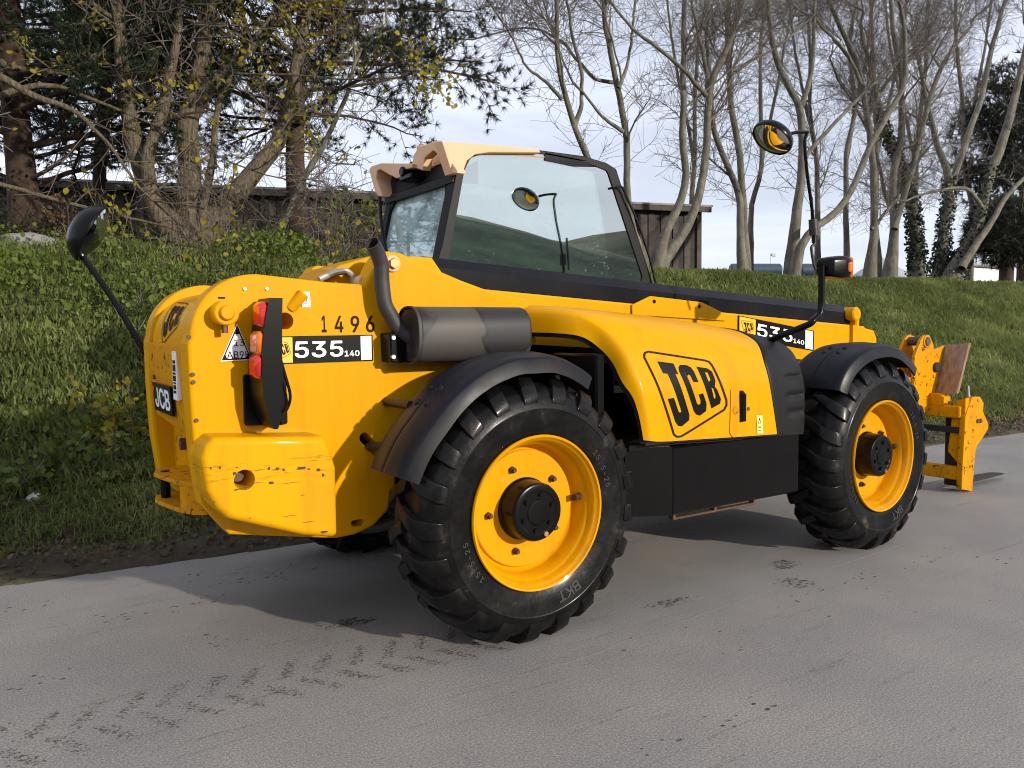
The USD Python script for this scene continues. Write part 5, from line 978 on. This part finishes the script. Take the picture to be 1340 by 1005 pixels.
hs = thing('white_hut', 'small white hut half hidden under the low evergreen', 'hut')
q = at(1270, 362, 1, 19); obj('wall', rbox(q[0]-.2, q[0]+3.2, q[1], q[1]+2, 2.4, q[2]+.55, .02), flat('white_render', (.7, .7, .7), .7), hs); obj('roof', rbox(q[0]-.4, q[0]+3.4, q[1]-.2, q[1]+2.2, q[2]+.55, q[2]+.66, .02), roof_m, hs)

# ------------------------------------------------------------------ grass, weeds, litter
def instancer(name, protos, pos, rotz, scale, label, cat, tilt=None):
    path = numbered('/World', name); pi = UsdGeom.PointInstancer.Define(stage, path); paths = []
    for i, (mesh, m, sm) in enumerate(protos):
        pp = f'{path}/tuft_{i:03d}' if i else f'{path}/tuft'; usdkit.mesh(stage, pp, mesh, m, smooth=sm); paths.append(Sdf.Path(pp))
    pi.CreatePrototypesRel().SetTargets(paths); n = len(pos); rg = np.random.default_rng(n)
    pi.CreatePositionsAttr(Vt.Vec3fArray.FromNumpy(np.asarray(pos, np.float32)))
    pi.CreateProtoIndicesAttr(Vt.IntArray.FromNumpy(rg.integers(0, len(protos), n).astype(np.int32)))
    q = [Gf.Quath(float(math.cos(a/2)), 0., 0., float(math.sin(a/2))) for a in rotz]; pi.CreateOrientationsAttr(Vt.QuathArray(q))
    pi.CreateScalesAttr(Vt.Vec3fArray.FromNumpy(np.asarray(scale, np.float32)))
    tag(pi, label, cat, kind='stuff'); return pi
def grass_mat(name, cols):
    return mat(name, {'g': ('geometry', {}), 'n': ('noise_texture', {'scale': 1.1, 'detail': 4.}), 'r': ('rgb_ramp', {'ramp': cols}), 'mx': ('math', {'math_type': 'multiply_add', 'value2': .45, 'value3': -.22}), 'ad': ('math', {'math_type': 'add'}),
        'd': ('principled_bsdf', {'roughness': .6, 'specular_ior_level': .25}), 't': ('translucent_bsdf', {}), 'm': ('mix_closure', {'fac': .42})},
        [('g.position', 'n.vector'), ('g.random_per_island', 'mx.value1'), ('n.fac', 'ad.value1'), ('mx.value', 'ad.value2'), ('ad.value', 'r.fac'), ('r.color', 'd.base_color'), ('r.color', 't.color'), ('d.BSDF', 'm.closure1'), ('t.BSDF', 'm.closure2')], surface='m.closure')
grass_m = grass_mat('rough_grass', [(.25, (.15, .178, .055)), (.40, (.24, .265, .085)), (.50, (.33, .34, .13)), (.62, (.44, .40, .20)), (.9, (.52, .46, .31))])
def tuft(seed, n, h, spread, w):
    rng = np.random.default_rng(seed); b = np.c_[rng.normal(size=(n, 2))*spread, np.full(n, -.02)]; a = rng.random(n)*2*math.pi; lean = .45+.9*rng.random(n)
    d = np.stack([np.cos(a), np.sin(a)], 1); H = h*(.5+.7*rng.random(n)); s = np.stack([-d[:, 1], d[:, 0], 0*a], 1)*(w*(.7+.6*rng.random(n)))[:, None]
    m1 = b+np.c_[d*(H*lean*.35)[:, None], H*.6]; t = b+np.c_[d*(H*lean*1.0)[:, None], H*(1.0-.35*lean)]
    V = np.stack([b-s, b+s, m1-s*.8, m1+s*.8, t], 1); f = np.array([[0, 1, 3], [0, 3, 2], [2, 3, 4]])
    return trimesh.Trimesh(V.reshape(-1, 3), (f[None]+5*np.arange(n)[:, None, None]).reshape(-1, 3), process=False)
def scatter(n, x0, x1, y0f, y1, rng, dens=None):
    x = x0+(x1-x0)*rng.random(n); e = edge_y(x)+y0f; y = e+(y1-e)*rng.random(n)
    if dens is not None: k = rng.random(n) < dens(x, y); x, y = x[k], y[k]
    return np.stack([x, y, bank_height(x, y)], 1)
gr = np.random.default_rng(90)
cover_d = lambda x, y: np.clip((y-edge_y(x)-.40-.25*meshkit.noise(np.stack([x*1.7, 0*x, 0*x], 1), 6))/1.0, 0, 1)*np.clip(.30+1.5*(meshkit.fbm(np.stack([x*.9, y*.9, 0*x], 1), 3, 4)-.25), .25, 1)
pos = np.vstack([scatter(17000, -6.5, 5, .35, 8.6, gr, cover_d), scatter(17000, 5, 18, .4, 8.2, gr, cover_d), scatter(13000, 18, 42, .4, 8.0, gr, cover_d)])
sc = (.75+.7*gr.random(len(pos)))*np.where(pos[:, 0] > 5, 1.15, 1.0)*np.where(pos[:, 0] > 18, 1.4, 1)*(.55+.9*np.clip((pos[:, 1]-edge_y(pos[:, 0]))/4, 0, .6))
instancer('grass', [(tuft(s, 64, .085, .10, .0050), grass_m, False) for s in range(5)], pos, gr.random(len(pos))*6.28, np.stack([sc, sc, sc*(.8+.4*gr.random(len(pos)))], 1), 'rough green grass covering the bank', 'grass')
# broad leaved weeds
def weed(seed, n, size, spread, hgt):
    rng = np.random.default_rng(seed); c = np.c_[rng.normal(size=(n, 2))*spread, hgt*rng.random(n)]; return leaf_cards(c, size, rng, droop=-.1)
wd_d = lambda x, y: np.clip(2.4*(meshkit.fbm(np.stack([x*.7, y*.7, 0*x+3], 1), 3, 14)-.33), 0, 1)*np.clip((y-edge_y(x)-.5)/.7, 0, 1)*np.where(x > 6, .25, 1)
pos = np.vstack([scatter(3600, -6.5, 6, .8, 8.6, gr, wd_d), scatter(1200, 6, 30, .5, 8.2, gr, wd_d)]); sc = .5+.5*gr.random(len(pos))
instancer('weeds', [(weed(s, 22, .034, .10, .07), leaf_green, False) for s in range(100, 104)], pos, gr.random(len(pos))*6.28, np.stack([sc]*3, 1), 'low broad leaved weeds among the grass of the bank', 'weeds')
yw = lambda x, y: np.clip(3.5*(meshkit.fbm(np.stack([x*.9, y*.9, 0*x+9], 1), 3, 24)-.50), 0, 1)*np.where(x > 4, .15, 1)*np.clip((y-edge_y(x)-1.4)/1.5, 0, 1)
pos = np.vstack([scatter(5200, -4.5, 7, .9, 8.6, gr, yw), at(150, 420, 1, 5.4)[None]*0+np.array([[x_, y_, float(bank_height(x_, y_))] for x_, y_ in zip(-.9+.55*gr.normal(size=90), 5.4+.7*gr.normal(size=90))])]); sc = .7+.8*gr.random(len(pos))
instancer('bramble', [(weed(s, 18, .045, .13, .26), leaf_green_y, False) for s in range(110, 114)], pos, gr.random(len(pos))*6.28, np.stack([sc]*3, 1), 'yellowing bramble leaves scattered over the left part of the bank', 'bramble')
# dead leaves and litter
def flakes_(c, rng):
    n = len(c); r_ = .006+.018*rng.random(n)**3; v = np.array([[1, 0, 0], [-.4, .8, 0], [-.5, -.8, 0], [.1, 0, .8]]); V = c[:, None]+v[None]*r_[:, None, None]*(.6+.8*rng.random((n, 4, 1)))
    return trimesh.Trimesh(V.reshape(-1, 3), (np.array([[0, 1, 3], [1, 2, 3], [2, 0, 3]])[None]+4*np.arange(n)[:, None, None]).reshape(-1, 3), process=False)
lt = lambda x, y: np.clip(.25+1.2*(meshkit.fbm(np.stack([x*1.1, y*1.6, 0*x+5], 1), 3, 34)-.3), .1, 1)
pos = np.vstack([scatter(5200, -6, 12, .10, 2.9, gr, lt), scatter(3600, -6, 24, .8, 8.2, gr, lt)]); pos[:, 2] += .02+.03*gr.random(len(pos))
vl = scatter(4200, -5, 14, .05, 2.3, gr); vl[:, 2] += .012+.02*gr.random(len(vl))
obj('verge_litter', [leaf_cards(vl, .034, np.random.default_rng(18), droop=.0), flakes_(vl[::3]+[.02, .03, -.005], np.random.default_rng(28))], brown_leaf, smooth=False, kind='stuff', label='bits of dead leaf and grit on the soil strip at the edge of the road', cat='litter')
yl = scatter(5200, -6, 5, .9, 8.2, gr, lambda x, y: np.clip(2.2*(meshkit.fbm(np.stack([x*.8, y*.8, 0*x+7], 1), 3, 44)-.36), 0, 1)); yl[:, 2] += .05+.12*gr.random(len(yl))
obj('fallen_leaves', leaf_cards(yl, .036, np.random.default_rng(19), droop=.0), leaf_green_y, smooth=False, kind='stuff', label='small yellow leaves scattered over the grass of the left bank', cat='leaves')
obj('leaf_litter', leaf_cards(pos, .040, np.random.default_rng(8), droop=.0), brown_leaf, smooth=False, kind='stuff', label='pale dead leaves lying on the soil and grass beside the road', cat='leaves')
# dead thicket along the top of the bank
tr = np.random.default_rng(41)
def thicket(n, x0, x1, y0, y1, hh, rng):
    x = x0+(x1-x0)*rng.random(n); y = y0+(y1-y0)*rng.random(n); b = np.stack([x, y, bank_height(x, y)], 1); d = unit(rng.normal(size=(n, 3))*[.7, .7, .1]+[0, 0, 1.0]); L = hh*(.4+.8*rng.random(n)); out = np.zeros((n, 8, 3)); out[:, 0] = b
    for i in range(1, 8):
        d = unit(d+rng.normal(size=d.shape)*.16-[0, 0, .09]); out[:, i] = out[:, i-1]+d*(L/7)[:, None]
    return out, np.broadcast_to(np.linspace(.007, .003, 8), (n, 8))
tp, trr = thicket(560, -3.5, 5.5, 8.3, 12.5, 1.25, tr); t2_, r2_ = grow(tp, trr, 5, tr, .5, .9, .1, 4, .2, .2, .6, .0028, .7)
obj('bramble_thicket', [tubes(tp, trr, 4), tubes(t2_, r2_, 3)], flat('dead_bramble_stems', (.040, .028, .021), .9, var=.4, scale=3), smooth=True, kind='stuff', label='tangle of dead brown stems along the top of the bank behind the left trees', cat='thicket')
tl_ = np.concatenate([t2_[:, 1:].reshape(-1, 3), tp[:, 3:].reshape(-1, 3)]); tl_ = tl_[tr.integers(0, len(tl_), 2600)]
obj('thicket_leaves', leaf_cards(tl_, .06, tr), leafy('dull_bramble_leaves', [(0, (.03, .035, .012)), (.6, (.06, .055, .02)), (1, (.16, .13, .03))], .3), smooth=False, kind='stuff', label='dull leaves on the tangle at the top of the bank', cat='leaves')
# single young plants with yellow leaves
def young_plant(px, py, yp, label, hgt, nst, nl, lm, size=.06, seed=0, group=None, lean=.35):
    rng = np.random.default_rng(200+seed); b = at(px, py, 1, yp); b[2] = float(bank_height(b[0], b[1]))-.02; h = thing('young_plant', label, 'plant', group=group)
    d = unit(rng.normal(size=(nst, 3))*[lean, lean, .05]+[0, 0, 1]); L = hgt*(.6+.5*rng.random(nst)); out = np.zeros((nst, 6, 3)); out[:, 0] = b+rng.normal(size=(nst, 3))*[.10, .10, 0]
    for i in range(1, 6):
        d = unit(d+rng.normal(size=d.shape)*.10); out[:, i] = out[:, i-1]+d*(L/5)[:, None]
    rr = np.broadcast_to(np.linspace(.006, .003, 6), (nst, 6)); s2, q2 = grow(out, rr, 4, rng, hgt*.35, .8, .3, 4, .15, .2, .7, .0025, .8)
    obj('stems', [tubes(out, rr, 5), tubes(s2, q2, 3)], twig_mat, h, True, kind='stuff')
    c = np.concatenate([s2[:, 1:].reshape(-1, 3), out[:, 2:].reshape(-1, 3)]); c = c[rng.integers(0, len(c), nl)]; obj('leaves', leaf_cards(c, size, rng), lm, h, False, kind='stuff')
young_plant(132, 560, 3.3, 'young plant with bright yellow leaves on the bank left of the rear panel', .62, 7, 95, leaf_yellow, .062, 1)
young_plant(85, 600, 3.0, 'yellow green young plant low on the bank', .42, 8, 110, leaf_green_y, .062, 2)
young_plant(35, 632, 2.9, 'spreading green young plant near the left edge of the picture', .34, 8, 90, leaf_green_y, .058, 3)
young_plant(160, 590, 3.0, 'small yellow leaved plant just behind the tow hitch', .40, 6, 60, leaf_yellow, .06, 4)
young_plant(172, 430, 5.0, 'yellow green bush beside the left mirror arm', .60, 9, 150, leaf_green_y, .06, 5)
young_plant(455, 335, 7.2, 'upright green shrub beside the rear of the cab', 1.0, 8, 230, leaf_green_y, .075, 6, lean=.2)
young_plant(84, 320, 7.4, 'dry brown leafed bush at the top of the bank', .62, 12, 330, leafy('dry_brown_leaves', [(0, (.08, .045, .02)), (1, (.17, .10, .05))], .3), .05, 7)
young_plant(150, 322, 7.3, 'thin yellow leaved plant in front of the shed wall', .75, 6, 80, leaf_yellow, .06, 8, lean=.2)
# stones
def stone(name, label, p, s, seed, m):
    q = trimesh.creation.icosphere(3, 1.0); v = q.vertices; q.vertices = v*(.8+.5*meshkit.fbm(v*1.3, 3, seed)[:, None])*s+p; obj(name, q, m, smooth=30, label=label, cat='stone')
stone_m = flat('pale_stone', (.50, .48, .44), .85, var=.25, scale=14, bump=.4, bscale=40)
p = at(48, 690, 1, 2.72); p[2] = float(bank_height(p[0], p[1]))+.03; stone('stone', 'single pale stone lying at the foot of the grass bank', p, [.055, .045, .05], 3, stone_m)
p = at(40, 322, 1, 7.0); p[2] = float(bank_height(p[0], p[1]))+.02; stone('boulder', 'flat grey boulder on top of the bank at the left edge', p, [.30, .22, .11], 4, flat('grey_stone', (.20, .19, .185), .9, var=.25, scale=9, bump=.5, bscale=25))
# mud on the road: clods and the prints of the rear tyre
def flakes(c, size, rng, thick=.25):
    n = len(c); k = 7; a = np.sort(rng.random((n, k))*2*math.pi, 1); r_ = size[:, None]*(.5+.7*rng.random((n, k)))
    ring_ = np.stack([c[:, None, 0]+r_*np.cos(a)*1.5, c[:, None, 1]+r_*np.sin(a)*.7, np.full((n, k), .0012)], -1); top_ = np.c_[c[:, :2], .0012+size*thick]
    V = np.concatenate([ring_, top_[:, None]], 1); f = np.array([[i, (i+1) % k, k] for i in range(k)])
    return trimesh.Trimesh(V.reshape(-1, 3), (f[None]+(k+1)*np.arange(n)[:, None, None]).reshape(-1, 3), process=False)
mr_ = np.random.default_rng(17); mud = flat('dark_mud', (.050, .040, .031), .9, var=.4, scale=60); mud_dry = flat('drying_mud', (.072, .060, .048), .9, var=.4, scale=60)
PRINT_Y = [at(-150, 1030, 2, 0)[1], at(60, 965, 2, 0)[1], at(230, 922, 2, 0)[1], at(400, 886, 2, 0)[1], -.95]
pts, szs = [], []
for k in range(26):      # chevrons pressed by the tread, trailing behind the wheel in a slight curve
    s = -.35-.155*k; yc_ = np.interp(s, [-4, -2.3, -1.6, -1.0, 0], PRINT_Y); 
    for hand in (1, -1):
        L = 120; t = mr_.random(L); xx_ = s+(.075 if hand < 0 else 0)+.10*t; yy_ = yc_+hand*(.02+.17*t)
        keep = mr_.random(L) < (.9-.022*k); pts.append(np.stack([xx_+mr_.normal(size=L)*.018, yy_+mr_.normal(size=L)*.012], 1)[keep])
pp = np.vstack(pts); obj('tyre_print', flakes(np.c_[pp, 0*pp[:, 0]], .0022+.0050*mr_.random(len(pp))**2, mr_, .10), mud_dry, smooth=False, kind='stuff', label='chevron mud prints trailing behind the near rear tyre', cat='mud print')
n = 6500; x = -4.5+11*mr_.random(n); lane = mr_.choice([-.2, .15, .45, .7, .95, -1.45, -1.75, -2.15], n, p=[.13, .2, .2, .15, .12, .1, .06, .04]); y = lane+.06*mr_.normal(size=n)+.012*x; k = meshkit.fbm(np.stack([x*1.3, lane*7, 0*x], 1), 3, 9) > .52
blob = [(at(1050+dx, 710+dy, 2, 0)[:2]) for dx, dy in ((-25, 28), (-20, 30), (-30, 26), (-22, 33), (-170, 78), (-165, 76), (-185, 80), (-22, 50), (-10, 53), (0, 56))]+[at(455+dx, 815, 2, 0)[:2] for dx in (-12, -4, 4, 12)]
q = np.vstack([np.stack([x, y], 1)[k]]+[np.array(b)+mr_.normal(size=(60, 2))*[.055, .022] for b in blob])
obj('mud_clods', flakes(np.c_[q, 0*q[:, 0]], .0022+.010*mr_.random(len(q))**4, mr_, .25), mud, smooth=False, kind='stuff', label='crumbs of dark mud lying along the road', cat='mud')
